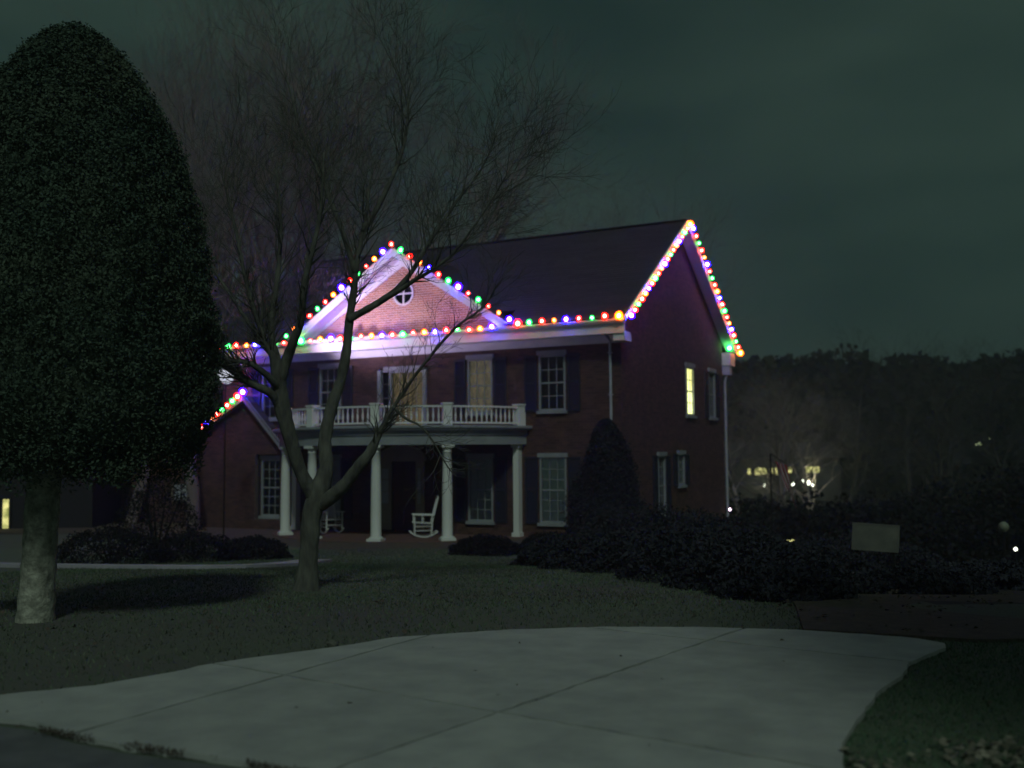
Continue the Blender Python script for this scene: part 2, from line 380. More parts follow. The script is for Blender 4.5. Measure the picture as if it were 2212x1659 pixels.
# curved front path, poured in sections
pc = [(-12.5, 23.4), (-11.2, 22.6), (-9.75, 21.8), (-8.6, 21.1), (-7.34, 20.5), (-6.6, 20.1), (-5.78, 19.9), (-5.3, 20.15), (-4.94, 20.6), (-4.7, 21.3), (-4.5, 22.2), (-4.4, 23.4)]
pathroot = thing('path', ld(-7, 20.4, -2.2), None, None); pathroot['kind'] = 'structure'
for i in range(len(pc)-1):
    p, q = np.array(pc[i]), np.array(pc[i+1]); 
    def nrm(k):
        a_ = np.array(pc[max(k-1, 0)]); b_ = np.array(pc[min(k+1, len(pc)-1)]); d_ = b_-a_; d_ = d_/np.linalg.norm(d_); return np.array([-d_[1], d_[0]])
    w = .38
    pts = [p+nrm(i)*w, q+nrm(i+1)*w, q-nrm(i+1)*w, p-nrm(i)*w]
    c_ = sum(pts)/4; pts = [c_+(z_-c_)*.985 for z_ in pts]
    sheet('path_slab', [ld(*z_) for z_ in pts], None, M['path'], th=.07, parent=pathroot)
    
# planting bed of dark mulch along the foot of the house
bd_ = MB(); xs_ = np.linspace(-22, .6, 46); rr_ = []
for x in xs_:
    yf = -4.6-1.0*math.exp(-((x+7.4)/3.6)**2)+.35*math.sin(x*1.3)+(1.8 if x > -3 else 0)*min(1, (x+3)/3 if x > -3 else 0); row = []
    for k in range(9): y = yf+(1.0-yf)*k/8; row.append(bd_.addv((x, y, float(gz(x, y))+(.025 if 0 < k else -.02))))
    rr_.append(row)
for a_, b_ in zip(rr_[:-1], rr_[1:]):
    for k in range(8): bd_.f.append((a_[k], b_[k], b_[k+1], a_[k+1]))
tag(put('foundation_bed', bd_, M['mulch']), kind='structure')

# ------------------------------------------------------------------ brick house
HX0, HX1, HD, ZB, ZE = -14.84, 0.0, 10.42, -2.45, 3.5      # left, right, depth, base, eave
house = thing('brick_house', (-7.4, 5.2, ZB), 'two storey dark red brick house with white bowed portico, outlined in coloured bulbs', 'house')
SIDE = lambda p: (-p[1], p[0], p[2])           # local x runs back along the right wall, local y into the wall
FRONT = None
RH, BLn = .075, .215
def intervals(x0, x1, z, ops):
    iv = [(x0, x1)]
    for (a, b, c, d) in ops:
        if c-.001 < z < d+.001:
            new = []
            for (p, q) in iv:
                if b <= p or a >= q: new.append((p, q)); continue
                if a > p: new.append((p, a))
                if b < q: new.append((b, q))
            iv = new
    return iv
def brick_wall(parent, span, z0, z1, ops, T, name='wall', single=0, bm_='brick', mm='mortar', y=0.0, th=.2, jt=.006):
    """span(z) -> (x0,x1); mortar slab with openings, bricks 9 mm proud of it"""
    wm, bm = MB(T), MB(T); singles = []; z = z0; row = 0
    while z < z1-.01:
        zc = z+RH/2; s = span(zc)
        if s:
            for (a, b) in intervals(s[0], s[1], zc, ops):
                wm.box(a, b, y, y+th, z, z+RH)
                off = (row % 2)*BLn/2; x = math.floor((a-off)/BLn)*BLn+off
                while x < b:
                    p, q = max(x+jt-.001, a), min(x+BLn-jt+.001, b)
                    if q-p > .03:
                        pr = y-.009-random.random()*.003; full = abs((q-p)-(BLn-2*jt+.002)) < .001
                        if full and len(singles) < single: singles.append(((p+q)/2, pr, z+RH/2))
                        else: bm.box(p, q, pr, y+.002, z+jt, z+RH-jt, tint=random.random(), skip_back=True)
                    x += BLn
        z += RH; row += 1
    w = put(name, wm, M[mm], parent)
    b = put('brickwork', bm, M[bm_], w); b['kind'] = 'stuff'
    if singles:
        one = MB(); one.box(-(BLn-2*jt+.002)/2, (BLn-2*jt+.002)/2, 0, .011, -RH/2+jt, RH/2-jt); me = one.mesh('brick', M[bm_])
        for s_ in singles:
            p = (s_[0], s_[1], s_[2])
            if T: p = T(p)
            link('brick', me, w, loc=p, rot=(0, 0, math.pi/2) if T else None)
    return w
UP = lambda xc, w=.86: (xc-w/2, xc+w/2, 1.31, 3.02)
LO = lambda xc, w=.86: (xc-w/2, xc+w/2, -1.97, 0.0)
XR1, XR2, XL2, XL1, XD = -2.16, -4.58, -10.22, -12.66, -7.33
ops_f = [UP(XR1), UP(XR2), UP(XL2), UP(XL1), LO(XR1), LO(XR2), LO(XL2), LO(XL1), (XD-.98, XD+.84, .85, 2.80), (XD-.46, XD+.46, -2.45, -.1)]
brick_wall(house, lambda z: (HX0, HX1), ZB, 3.42, ops_f, FRONT)
# side wall with the main gable
RZ0, SL = 3.62, .655                       # roof plane height over the wall face, slope
RIDGE_Y, RIDGE_Z = 5.21, 3.62+.655*5.21+.13
def side_span(z):
    if z < 4.20: return (0.0, HD)
    k = (z-4.15)/SL; return (k, HD-k) if k < RIDGE_Y-.05 else None
ops_s = [(5.90, 6.80, 1.31, 2.95), (8.55, 9.35, 1.31, 2.95), (4.9, 5.6, -1.0, .05), (2.95, 3.65, -1.9, .0)]
brick_wall(house, side_span, -4.0, 7.55, ops_s, SIDE)
# back and left walls (plain), interior blackness
bw = MB(); bw.box(HX0, HX1-.2, HD-.2, HD, -4.2, 3.4); bw.box(HX0, HX0+.2, .2, HD-.2, ZB-.3, 3.4); put('back_wall', bw, M['mortar'], house)

# windows ------------------------------------------------
pane_cache = {}
def window(x0, x1, z0, z1, cols, rows, curtain, T=None, paint='trim', shutters=True, label=None, sash=True, cy=.052, raised=0.0):
    fr = MB(T); f = .055
    fr.box(x0, x0+f, -.035, .09, z0, z1); fr.box(x1-f, x1, -.035, .09, z0, z1); fr.box(x0+f, x1-f, -.035, .09, z1-f, z1); fr.box(x0+f, x1-f, -.03, .09, z0, z0+f)
    fr.box(x0-.05, x1+.05, -.075, .05, z1, z1+.13)                                   # head board
    w = put('window', fr, M[paint], house)
    if label: w['label'] = label
    sl = MB(T); sl.box(x0-.06, x1+.06, -.10, .06, z0-.09, z0); put('sill', sl, M[paint], w)
    ix0, ix1, iz0, iz1 = x0+f, x1-f, z0+f, z1-f; b = .022; mu_ = MB(T)
    pw = (ix1-ix0-(cols-1)*b)/cols; ph = (iz1-iz0-(rows-1)*b)/rows
    for i in range(1, cols): xx = ix0+i*pw+(i-1)*b; mu_.box(xx, xx+b, .018, .045, iz0, iz1)
    for j in range(1, rows):
        zz = iz0+j*ph+(j-1)*b; big = sash and j == rows//2
        for i in range(cols):
            xx = ix0+i*(pw+b)
            mu_.box(xx, xx+pw, .005 if big else .020, .045, zz-(.012 if big else 0), zz+b+(.012 if big else 0))
    put('muntin', mu_, M[paint], w)
    key = (round(pw, 3), round(ph, 3))
    if key not in pane_cache:
        pm = MB(); pm.poly([(-pw/2, 0, -ph/2), (pw/2, 0, -ph/2), (pw/2, 0, ph/2), (-pw/2, 0, ph/2)]); pane_cache[key] = pm.mesh('pane', M['glass'])
    for i in range(cols):
        for j in range(rows):
            p = (ix0+i*(pw+b)+pw/2, .030, iz0+j*(ph+b)+ph/2)
            link('pane', pane_cache[key], w, loc=T(p) if T else p, rot=(0, 0, math.pi/2) if T else None)
    cu = MB(T); n = 14                       # softly folded curtain or blind
    za, zb_ = iz0-.02+raised, iz1+.02
    idx = []
    for k in range(n*4+1):
        xx = ix0-.02+(ix1-ix0+.04)*k/(n*4); yy = cy+.010*math.sin(k*math.pi/2+.4*math.sin(k))
        idx.append((cu.addv((xx, yy, za)), cu.addv((xx, yy, zb_))))
    for k in range(n*4): cu.f.append((idx[k][0], idx[k+1][0], idx[k+1][1], idx[k][1]))
    put('curtain', cu, M[curtain], w)
    bx = MB(T); bx.box(x0-.02, x1+.02, .20, .22, z0-.02, z1+.02); put('dark_backing', bx, M['dark'], w)  # black sheet stands for the unlit room behind the window
    if shutters:
        for sx in (x0-.07-.40, x1+.07):
            sh = MB(T); zt, zb2 = z1+.02, z0-.03
            sh.box(sx, sx+.05, -.055, -.013, zb2, zt); sh.box(sx+.35, sx+.40, -.055, -.013, zb2, zt)
            for zz in (zb2, (zt+zb2)/2-.03, zt-.07): sh.box(sx+.05, sx+.35, -.052, -.013, zz, zz+.07)
            so = put('shutter', sh, M['shutter'], house)
            lv = MB(T); z = zb2+.08; 
            while z < zt-.09:
                n0 = len(lv.v); 
                for q in ((sx+.05, -.046, z), (sx+.35, -.046, z), (sx+.35, -.018, z+.045), (sx+.05, -.018, z+.045)): lv.addv(q)
                lv.f.append((n0, n0+1, n0+2, n0+3)); z += .05
            lo_ = put('louvre', lv, M['shutter'], so); lo_['kind'] = 'stuff'
for xc, cu in ((XR1, 'curt_dark'), (XR2, 'curt_dim'), (XL2, 'curt_dark'), (XL1, 'curt_dark')):
    window(*UP(xc)[:2], 1.31, 2.95, 3, 4, cu, label='upper window glowing dimly behind its curtain' if cu == 'curt_dim' else None)
for xc, cu in ((XR1, 'curt_pale'), (XR2, 'curt_mid'), (XL2, 'curt_mid'), (XL1, 'curt_dark')):
    window(*LO(xc)[:2], -1.97, -.06, 3, 6, cu, label='tall lower window with a pale blind drawn' if cu == 'curt_pale' else None)
window(5.90, 6.80, 1.31, 2.95, 3, 4, 'curt_bright', SIDE, label='narrow looking side window lit bright yellow green', shutters=False)
window(8.55, 9.35, 1.31, 2.95, 3, 4, 'curt_dark', SIDE)
window(4.9, 5.6, -1.0, .0, 3, 4, 'curt_mid', SIDE)
window(2.95, 3.65, -1.9, -.05, 3, 6, 'curt_dark', SIDE)

# balcony door over the portico: a wide cased opening, side light left
bd = MB(); a, b, z0, z1 = XD-.98, XD+.84, .85, 2.75
bd.box(a, a+.12, -.08, .09, z0, z1); bd.box(b-.12, b, -.08, .09, z0, z1); bd.box(a+.12, a+.42, -.02, .09, z1-.06, z1)
bd.box(a+.42, a+.50, -.05, .09, z0, z1-.06); bd.box(a+.42, b-.12, -.05, .09, z1-.10, z1); bd.box(a+.25, b-.10, -.11, -.02, z1, z1+.10)
bdo = put('balcony_door', bd, M['trim'], house); bdo['label'] = 'upper balcony door glowing warm brown behind curtains'
mm_ = MB()
for k in (1, 2, 3): x = a+.50+k*(b-.12-a-.50)/4; mm_.box(x-.014, x+.014, .02, .05, z0, z1-.1)
for zz in (1.35, 1.85, 2.3): mm_.box(a+.50, b-.12, .026, .045, zz, zz+.02)
for zz in (1.35, 1.85, 2.3): mm_.box(a+.12, a+.42, .026, .045, zz, zz+.02)
put('muntin', mm_, M['surround'], bdo)
for (pa, pb, pt) in ((a+.50, b-.12, z1-.1), (a+.12, a+.42, z1-.06)):
    q = MB(); q.poly([(pa, .054, z0), (pb, .054, z0), (pb, .054, pt), (pa, .054, pt)]); put('pane', q, M['glass'], bdo)
q = MB()
idx = []
for k in range(61):
    xx = a+.5+(b-.12-a-.5)*k/60; yy = .12+.02*math.sin(k*.9); idx.append((q.addv((xx, yy, z0)), q.addv((xx, yy, z1))))
for k in range(60): q.f.append((idx[k][0], idx[k+1][0], idx[k+1][1], idx[k][1]))
put('curtain', q, M['curt_warm'], bdo)
q = MB(); q.box(a, b, .2, .22, z0, z1+.05); put('dark_backing', q, M['dark'], bdo)  # black sheet for the unlit room behind the balcony door

# front door with side lights and an elliptical arched surround
a, b = XD-.91, XD+.76; xm = (a+b)/2; dl, dr = XD-.46, XD+.46
su = MB(); 
su.box(a, dl, -.07, -.016, -2.3, -.15); su.box(dr, b, -.07, -.016, -2.3, -.15)
N = 20; arc = [(xm+(b-a)/2*math.cos(math.pi*k/N), -.15+.46*math.sin(math.pi*k/N)) for k in range(N+1)]
f0 = [su.addv((x, -.07, z)) for x, z in arc]; f1 = [su.addv((x, -.016, z)) for x, z in arc]; su.f.append(tuple(f0)[::-1])
for k in range(N): su.f.append((f0[k], f1[k], f1[k+1], f0[k+1]))
so = put('door_surround', su, M['surround'], house)
ar = MB()
for k in range(N):
    (x1, z1), (x2, z2) = arc[k], arc[k+1]; e = 1.09
    X1, Z1, X2, Z2 = xm+(x1-xm)*e, -.15+(z1+.15)*e*1.03, xm+(x2-xm)*e, -.15+(z2+.15)*e*1.03
    p = [ar.addv((x1, -.095, z1)), ar.addv((x2, -.095, z2)), ar.addv((X2, -.095, Z2)), ar.addv((X1, -.095, Z1)), ar.addv((X1, -.01, Z1)), ar.addv((X2, -.01, Z2)), ar.addv((x1, -.07, z1)), ar.addv((x2, -.07, z2))]
    ar.f += [(p[0], p[1], p[2], p[3])[::-1], (p[3], p[2], p[5], p[4])[::-1], (p[1], p[0], p[6], p[7])[::-1]]
put('arch_moulding', ar, M['surround'], so)
for sx0, sx1 in ((a+.10, dl-.08), (dr+.08, b-.10)):
    sg = MB(); sg.box(sx0, sx1, -.078, -.0705, -1.5, -.35); sgo = put('side_light', sg, M['curt_mid'], so)
    sm = MB(); 
    for zz in (-1.5, -1.12, -.74, -.38): sm.box(sx0-.02, sx1+.02, -.092, -.079, zz, zz+.03)
    sm.box(sx0-.02, sx0, -.092, -.079, -1.47, -.38); sm.box(sx1, sx1+.02, -.092, -.079, -1.47, -.38); put('muntin', sm, M['surround'], sgo)
dm = MB(); dm.box(dl+.02, dr-.02, .02, .07, -2.3, -.16); do = put('front_door', dm, M['door'], house); do['label'] = 'dark six panel front door'
for cx in (-.20, .20):
    for z0, z1 in ((-2.12, -1.62), (-1.5, -.85), (-.73, -.3)):
        pn = MB(); pn.box(XD+cx-.15, XD+cx+.15, .004, .019, z0, z1); put('door_panel', pn, M['door'], do)
kn = MB(); kn.lathe([(.012, 0), (.03, .02), (.028, .05), (.01, .06)], 10); k_ = put('handle', kn, M['metal'], do, loc=(XD+.37, .02, -1.3), rot=(R(90), 0, 0))

# eaves: soffit, frieze, fascia and gutter ----------------
co = MB(); co.box(HX0-.35, .32, -.58, -.015, 3.42, 3.465); put('soffit', co, M['white'], house)
fb = MB(); fb.box(HX0, 0.0, -.04, 0.0, 3.20, 3.418); fb.box(HX0-.02, .02, -.075, -.041, 3.35, 3.418); put('frieze', fb, M['white'], house)
fa = MB(); fa.box(HX0-.38, .36, -.62, -.581, 3.40, 3.80); put('fascia', fa, M['white'], house)
gu = MB()
prof = [(-.621, 3.66), (-.70, 3.68), (-.735, 3.74), (-.735, 3.79), (-.72, 3.79), (-.70, 3.70), (-.621, 3.69)]
e0 = [gu.addv((HX0-.38, y, z)) for y, z in prof]; e1 = [gu.addv((.36, y, z)) for y, z in prof]
for k in range(len(prof)-1): gu.f.append((e0[k], e0[k+1], e1[k+1], e1[k]))
gu.f.append(tuple(e0)); gu.f.append(tuple(e1)[::-1]); put('gutter', gu, M['white'], house)
# main roof: two slopes with courses of shingles laid as overlapping strips
def slope(mb, x0, x1, p0, p1, n, th=.022):
    """strips from eave p0=(y,z) to ridge p1"""
    for k in range(n):
        a_ = np.array(p0)+(np.array(p1)-np.array(p0))*k/n; b_ = np.array(p0)+(np.array(p1)-np.array(p0))*(k+1.08)/n
        i = len(mb.v); tt = random.random()
        for x in (x0, x1):
            for q_ in ((a_[0], a_[1]), (a_[0], a_[1]+th), (b_[0], b_[1]+.004), (b_[0], b_[1]-.03)): mb.addv((x, q_[0], q_[1]))
        mb.f += [(i, i+1, i+5, i+4), (i+1, i+2, i+6, i+5), (i+3, i, i+4, i+7), (i, i+3, i+2, i+1), (i+4, i+5, i+6, i+7)]; mb.t += [tt]*8
RY0, RZe = -.72, 3.83
ridge = (RIDGE_Y, RZe+(RIDGE_Y-RY0)*SL)
rf = MB(); xs = [HX0-.38]
PX, PH = -7.36, 3.95
xs = [HX0-.38]+list(np.linspace(HX0+.3, PX-PH, 4))+list(np.linspace(PX-PH+1, PX+PH-1, 7))+list(np.linspace(PX+PH, .40, 5))
for i in range(len(xs)-1):
    slope(rf, xs[i], xs[i+1], (.12, RZe+(.12-RY0)*SL) if PX-PH-.02 < xs[i] and xs[i+1] < PX+PH+.02 else (RY0, RZe), ridge, 42); slope(rf, xs[i], xs[i+1], (2*RIDGE_Y-RY0, RZe), ridge, 42)
roof = put('roof', rf, M['shingle'], house)
rc = MB(); 
for i in range(50):
    x = HX0-.38+i*(15.6/50); rc.bar((x, RIDGE_Y, ridge[1]+.02), (x+.33, RIDGE_Y, ridge[1]+.035), .28, .02)
put('ridge_cap', rc, M['shingle'], roof)
# rakes of the right gable: soffit, ribs, barge boards
def rake_pt(u, back):       # u 0..1 from eave to ridge
    y = RY0+(RIDGE_Y-RY0)*u; z = RZe+(RIDGE_Y-RY0)*SL*u
    return (2*RIDGE_Y-y if back else y, z)
ca, sa = math.cos(math.atan(SL)), math.sin(math.atan(SL))
for back in (False, True):
    s_ = MB(); y0, z0 = rake_pt(.0, back); y1, z1 = rake_pt(1.0, back)
    i = len(s_.v)
    for x in (.0, .385):
        for (y, z) in ((y0, z0), (y1, z1)):
            s_.addv((x, y, z-.10)); s_.addv((x, y, z-.06))
    s_.f += [(i, i+2, i+6, i+4), (i+1, i+5, i+7, i+3), (i, i+1, i+3, i+2), (i+4, i+6, i+7, i+5), (i, i+4, i+5, i+1)]
    so_ = put('rake_soffit', s_, M['white'], house)
    rb = MB(); n = 58
    for k in range(n):
        y, z = rake_pt((k+.5)/n, back)
        rb.box(.03, .37, y-.028, y+.028, z-.125, z-.100)
    rbo = put('soffit_rib', rb, M['white'], so_); rbo['kind'] = 'stuff'
    bb = MB(); bb.bar((.40, y0, z0-.06), (.40, y1, z1-.06), .03, .14); bb.bar((.425, y0, z0-.02), (.425, y1, z1-.02), .02, .07); put('barge_board', bb, M['white'], house)
# eave return boxes at the gable feet
er = MB(); er.box(.003, .33, -.575, -.0, 3.20, 3.41); put('eave_return', er, M['white'], house)
er = MB(); er.box(.003, .33, HD-.05, 2*RIDGE_Y+.6, 3.30, 3.78); put('eave_return', er, M['white'], house)

# pedimented centre gable ---------------------------------
PX, PH, PZ0 = -7.36, 3.95, 3.84; PS = .655; PA = PZ0+PH*PS      # centre, half width, foot, apex
def ped_span(z):
    k = (z-PZ0)/PS; h = PH-k-.12; return (PX-h, PX+h) if h > .12 else None
cz, cr = 5.18, .36
def circ_ops():
    o_ = []; z = 3.42
    while z < 6.5:
        zc = z+RH/2
        if abs(zc-cz) < cr: h = math.sqrt(cr*cr-(zc-cz)**2); o_.append((PX-h, PX+h, z, z+RH-.002))
        z += RH
    return o_
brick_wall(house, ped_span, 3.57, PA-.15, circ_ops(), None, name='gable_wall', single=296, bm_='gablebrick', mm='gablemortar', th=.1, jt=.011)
cw = MB(); N = 40
def ring(mb, c, r0, r1, y0, y1, n=40):
    p = []
    for k in range(n):
        q_ = 2*math.pi*k/n; cx_, sx_ = math.cos(q_), math.sin(q_)
        p.append([mb.addv((c[0]+r*cx_, y, c[1]+r*sx_)) for r, y in ((r0, y0), (r1, y0), (r1, y1), (r0, y1))])
    for k in range(n):
        A, B = p[k], p[(k+1) % n]
        for i in range(4): j = (i+1) % 4; mb.f.append((A[i], A[j], B[j], B[i]))
ring(cw, (PX, cz), cr-.03, cr+.025, -.03, .04); rw = put('round_window', cw, M['white'], house); rw['label'] = 'round window crossed by four bars in the brick gable'
mm_ = MB(); mm_.box(PX-.02, PX+.02, -.02, .02, cz-cr+.03, cz+cr-.03); mm_.box(PX-cr+.03, PX-.021, -.018, .018, cz-.02, cz+.02); mm_.box(PX+.021, PX+cr-.03, -.018, .018, cz-.02, cz+.02); put('muntin', mm_, M['white'], rw)
for k in range(4):
    pn = MB(); pts = [(PX, cz)]+[(PX+(cr-.02)*math.cos(math.pi/2*(k+j/8)), cz+(cr-.02)*math.sin(math.pi/2*(k+j/8))) for j in range(9)]
    pn.poly([(x, .025, z) for x, z in pts]); put('pane', pn, M['glass'], rw)
bk = MB(); bk.box(PX-.5, PX+.5, .101, .11, cz-.5, cz+.5); put('dark_backing', bk, M['dark'], rw)  # black sheet for the unlit space behind the round glass
# gable roof, soffit and rake boards
gr = MB(); 
for s_ in (-1, 1):
    n = 26
    for k in range(n):
        u0, u1 = k/n, (k+1.08)/n
        x0, x1 = PX+s_*(PH+.15)*(1-u0), PX+s_*(PH+.15)*(1-u1); z0, z1 = PZ0-.02+(PH+.15)*PS*u0, PZ0-.02+(PH+.15)*PS*u1
        i = len(gr.v); yb = min(5.0, (z1-RZe)/SL+RY0+.4)
        for y in (-.66, yb):
            gr.addv((x0, y, z0)); gr.addv((x0, y, z0+.022)); gr.addv((x1, y, z1+.004)); gr.addv((x1, y, z1-.03))
        gr.f += [(i, i+1, i+5, i+4), (i+1, i+2, i+6, i+5), (i, i+3, i+2, i+1), (i+3, i+7, i+6, i+2), (i, i+4, i+7, i+3)]; gr.t += [random.random()]*8
put('gable_roof', gr, M['shingle'], house)
gs = MB(); gb = MB(); gf = MB()
for s_ in (-1, 1):
    xe, ze, xa, za = PX+s_*(PH+.10), PZ0-.05, PX, PZ0-.05+(PH+.10)*PS
    i = len(gs.v)
    for y in (-.60, -.012):
        gs.addv((xe, y, ze-.05)); gs.addv((xa, y, za-.05)); gs.addv((xa, y, za-.09)); gs.addv((xe, y, ze-.09))
    gs.f += [(i, i+1, i+2, i+3), (i+4, i+7, i+6, i+5), (i+3, i+2, i+6, i+7), (i, i+4, i+5, i+1), (i, i+3, i+7, i+4)]
    off = s_*.004
    gb.bar((xe, -.625, ze-.02), (xa-s_*.0, -.625+off, za-.02), .04, .24); gb.bar((xe, -.655, ze+.05), (xa, -.655+off, za+.05), .035, .10)
    # deep frieze board planted on the brick under the soffit
    nrm = .24
    i = len(gf.v)
    for y in (-.050+off*.3, -.0101):
        for (x, z) in ((xe, ze-.095), (xa, za-.095), (xa, za-.095-nrm*1.2), (xe-s_*.02, ze-.095-.02)):
            gf.addv((x, y, z))
    gf.f += [(i, i+1, i+2, i+3), (i+3, i+2, i+6, i+7), (i, i+4, i+5, i+1)]
gso = put('gable_soffit', gs, M['white'], house); put('gable_fascia', gb, M['white'], house); put('gable_frieze', gf, M['white'], house)
pent = MB(); i = 0
for (x0, x1) in ((PX-PH-.3, PX+PH+.3),):
    pent.addv((x0, -.60, 3.805)); pent.addv((x1, -.60, 3.805)); pent.addv((x1, -.013, 3.90)); pent.addv((x0, -.013, 3.90)); pent.f.append((0, 1, 2, 3))
    pent.addv((x0, -.013, 3.56)); pent.addv((x1, -.013, 3.56)); pent.f.append((3, 2, 5, 4))
put('cornice_flashing', pent, M['trim'], house)

# downspouts ----------------------------------------------
ds = MB(); ds.tube([(-.30, -.50, 3.46), (-.30, -.30, 3.38), (-.30, -.07, 3.26), (-.30, -.06, 2.0), (-.30, -.06, .55), (-.45, -.07, .38), (-.75, -.08, .22)], .042, 8)
dso = put('downspout', ds, M['gutter'], house)
q = MB()
for z in (2.9, 1.7, .8): q.box(-.36, -.24, -.11, 0, z, z+.035)
put('strap', q, M['gutter'], dso)
ds = MB(); ds.box(-.02, .30, HD-.02, HD+.24, 2.95, 3.28); ds.tube([(.14, HD+.10, 2.96), (.08, HD+.06, 2.7), (.08, HD+.06, 0), (.08, HD+.06, -3.6)], .045, 8)
put('downspout', ds, M['gutter'], house)
# small lean-to step of pale stone at the foot of the side wall
q = MB(); p = [(.02, 8.4, -3.15), (.02, 10.2, -2.75), (.02, 10.2, -4), (.02, 8.4, -4)]; q.poly([(.5, y, z) for _, y, z in p]); q.poly([p[0], p[1], (.5, 10.2, -2.75), (.5, 8.4, -3.15)]); q.poly([p[0], (.5, 8.4, -3.15), (.5, 8.4, -4), p[3]])
put('bulkhead_cover', q, M['surround'], house)

# ------------------------------------------------------------------ bowed portico (part of the house)
PC = np.array([-7.4, 1.15])
def pol(r, q_): return (PC[0]+r*math.sin(q_), PC[1]-r*math.cos(q_))
QM = math.acos(1.15/4.4)      # where the bow meets the wall
def arcsolid(mb, r0, r1, z0, z1, q0, q1, n=48):
    rows_ = []
    for k in range(n+1):
        q_ = q0+(q1-q0)*k/n; a_, b_ = pol(r0, q_), pol(r1, q_)
        rows_.append([mb.addv((a_[0], a_[1], z0)), mb.addv((b_[0], b_[1], z0)), mb.addv((b_[0], b_[1], z1)), mb.addv((a_[0], a_[1], z1))])
    for k in range(n):
        A, B = rows_[k], rows_[k+1]
        for i in range(4): j = (i+1) % 4; mb.f.append((A[i], B[i], B[j], A[j]))
    mb.f.append(tuple(rows_[0])); mb.f.append(tuple(rows_[-1])[::-1])
def disk(mb, r, z0, z1, n=48):
    def qm(r): return math.acos(min(1, 1.13/r))
    q1 = qm(r); pts = [pol(r, -q1+2*q1*k/n) for k in range(n+1)]
    t_ = [mb.addv((x, y, z1)) for x, y in pts]; b_ = [mb.addv((x, y, z0)) for x, y in pts]
    mb.f.append(tuple(t_)); mb.f.append(tuple(b_)[::-1])
    for k in range(n): mb.f.append((t_[k], b_[k], b_[k+1], t_[k+1]))
def qmr(r): return math.acos(min(1, 1.14/r))
po = MB(); disk(po, 4.75, -3.0, -2.38); pf = put('porch_floor', po, M['floor'], house)
po = MB(); arcsolid(po, 4.66, 4.95, -2.9, -2.52, -.62, .62, 24); put('step', po, M['floor'], pf)
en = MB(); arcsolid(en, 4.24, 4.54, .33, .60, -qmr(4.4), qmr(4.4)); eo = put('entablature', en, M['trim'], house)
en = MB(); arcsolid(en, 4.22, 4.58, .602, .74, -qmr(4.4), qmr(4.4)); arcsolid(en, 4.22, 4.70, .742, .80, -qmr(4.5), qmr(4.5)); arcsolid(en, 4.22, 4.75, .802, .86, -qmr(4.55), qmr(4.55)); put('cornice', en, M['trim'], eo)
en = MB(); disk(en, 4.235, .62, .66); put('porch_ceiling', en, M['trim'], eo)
en = MB(); disk(en, 4.72, .861, .875); put('balcony_deck', en, M['gutter'], eo)
colx = [-4.13, -2.91, -1.13, 1.13, 2.91, 4.13]; cpos = []
for cx in colx:
    y = PC[1]-math.sqrt(4.39**2-cx**2); cpos.append((PC[0]+cx, y if abs(cx) < 4 else -.14))
cm = MB(); H = 2.38+.33
cm.lathe([(.15, .11), (.157, .13), (.150, .15), (.150, .9), (.143, 1.5), (.130, 2.1), (.122, H-.22), (.135, H-.21), (.135, H-.19), (.122, H-.18), (.122, H-.13), (.16, H-.085), (.16, H-.08)], 24); cme = cm.mesh('column', M['wood'], True)
cb = MB(); cb.box(-.21, .21, -.21, .21, 0, .07); cb.lathe([(.20, .07), (.205, .09), (.19, .11), (.17, .115)], 24); cbe = cb.mesh('base', M['wood'])
cc = MB(); cc.box(-.18, .18, -.18, .18, H-.079, H-.002); cce = cc.mesh('capital', M['wood'])
for i, (x, y) in enumerate(cpos):
    q_ = math.atan2(x-PC[0], PC[1]-y)
    if i in (0, 5):
        pm = MB(); pm.box(-.09, .09, -.10, .13, .12, H-.1); c = link('pilaster', pm.mesh('pilaster', M['wood']), house, loc=(x, -.14, -2.379))
        p2 = MB(); p2.box(-.13, .13, -.14, .13, 0, .119); link('base', p2.mesh('base', M['wood']), c)
        p2 = MB(); p2.box(-.13, .13, -.14, .13, H-.099, H-.002); link('capital', p2.mesh('capital', M['wood']), c)
        continue
    c = link('column', cme, house, loc=(x, y, -2.379), rot=(0, 0, q_)); link('base', cbe, c); link('capital', cce, c)
# balustrade
br = MB(); arcsolid(br, 4.33, 4.45, 1.40, 1.45, -qmr(4.4), qmr(4.4)); bal = put('balustrade', br, M['wood'], house)
b2 = MB(); arcsolid(b2, 4.34, 4.44, .93, .98, -qmr(4.4), qmr(4.4)); put('bottom_rail', b2, M['wood'], bal)
pm = MB(); pm.box(-.13, .13, -.13, .13, 0, .60); pm.box(-.155, .155, -.155, .155, .601, .65); pme = pm.mesh('post', M['wood'])
bt = MB(); bt.lathe([(.020, 0), (.026, .04), (.016, .06), (.030, .12), (.033, .17), (.024, .25), (.015, .32), (.022, .36), (.018, .42)], 8); bme = bt.mesh('baluster', M['wood'], True)
pq = []
for i, (x, y) in enumerate(cpos):
    q_ = math.atan2(x-PC[0], PC[1]-y) if i not in (0, 5) else math.copysign(qmr(4.39)-.03, x-PC[0]); pq.append(q_)
    p = pol(4.39, q_); link('post', pme, bal, loc=(p[0], p[1], .876), rot=(0, 0, q_))
for i in range(5):
    n = max(2, int((pq[i+1]-pq[i])*4.39/.165)); 
    for k in range(1, n):
        q_ = pq[i]+.02+(pq[i+1]-pq[i]-.04)*k/n; p = pol(4.39, q_); link('baluster', bme, bal, loc=(p[0], p[1], .981))

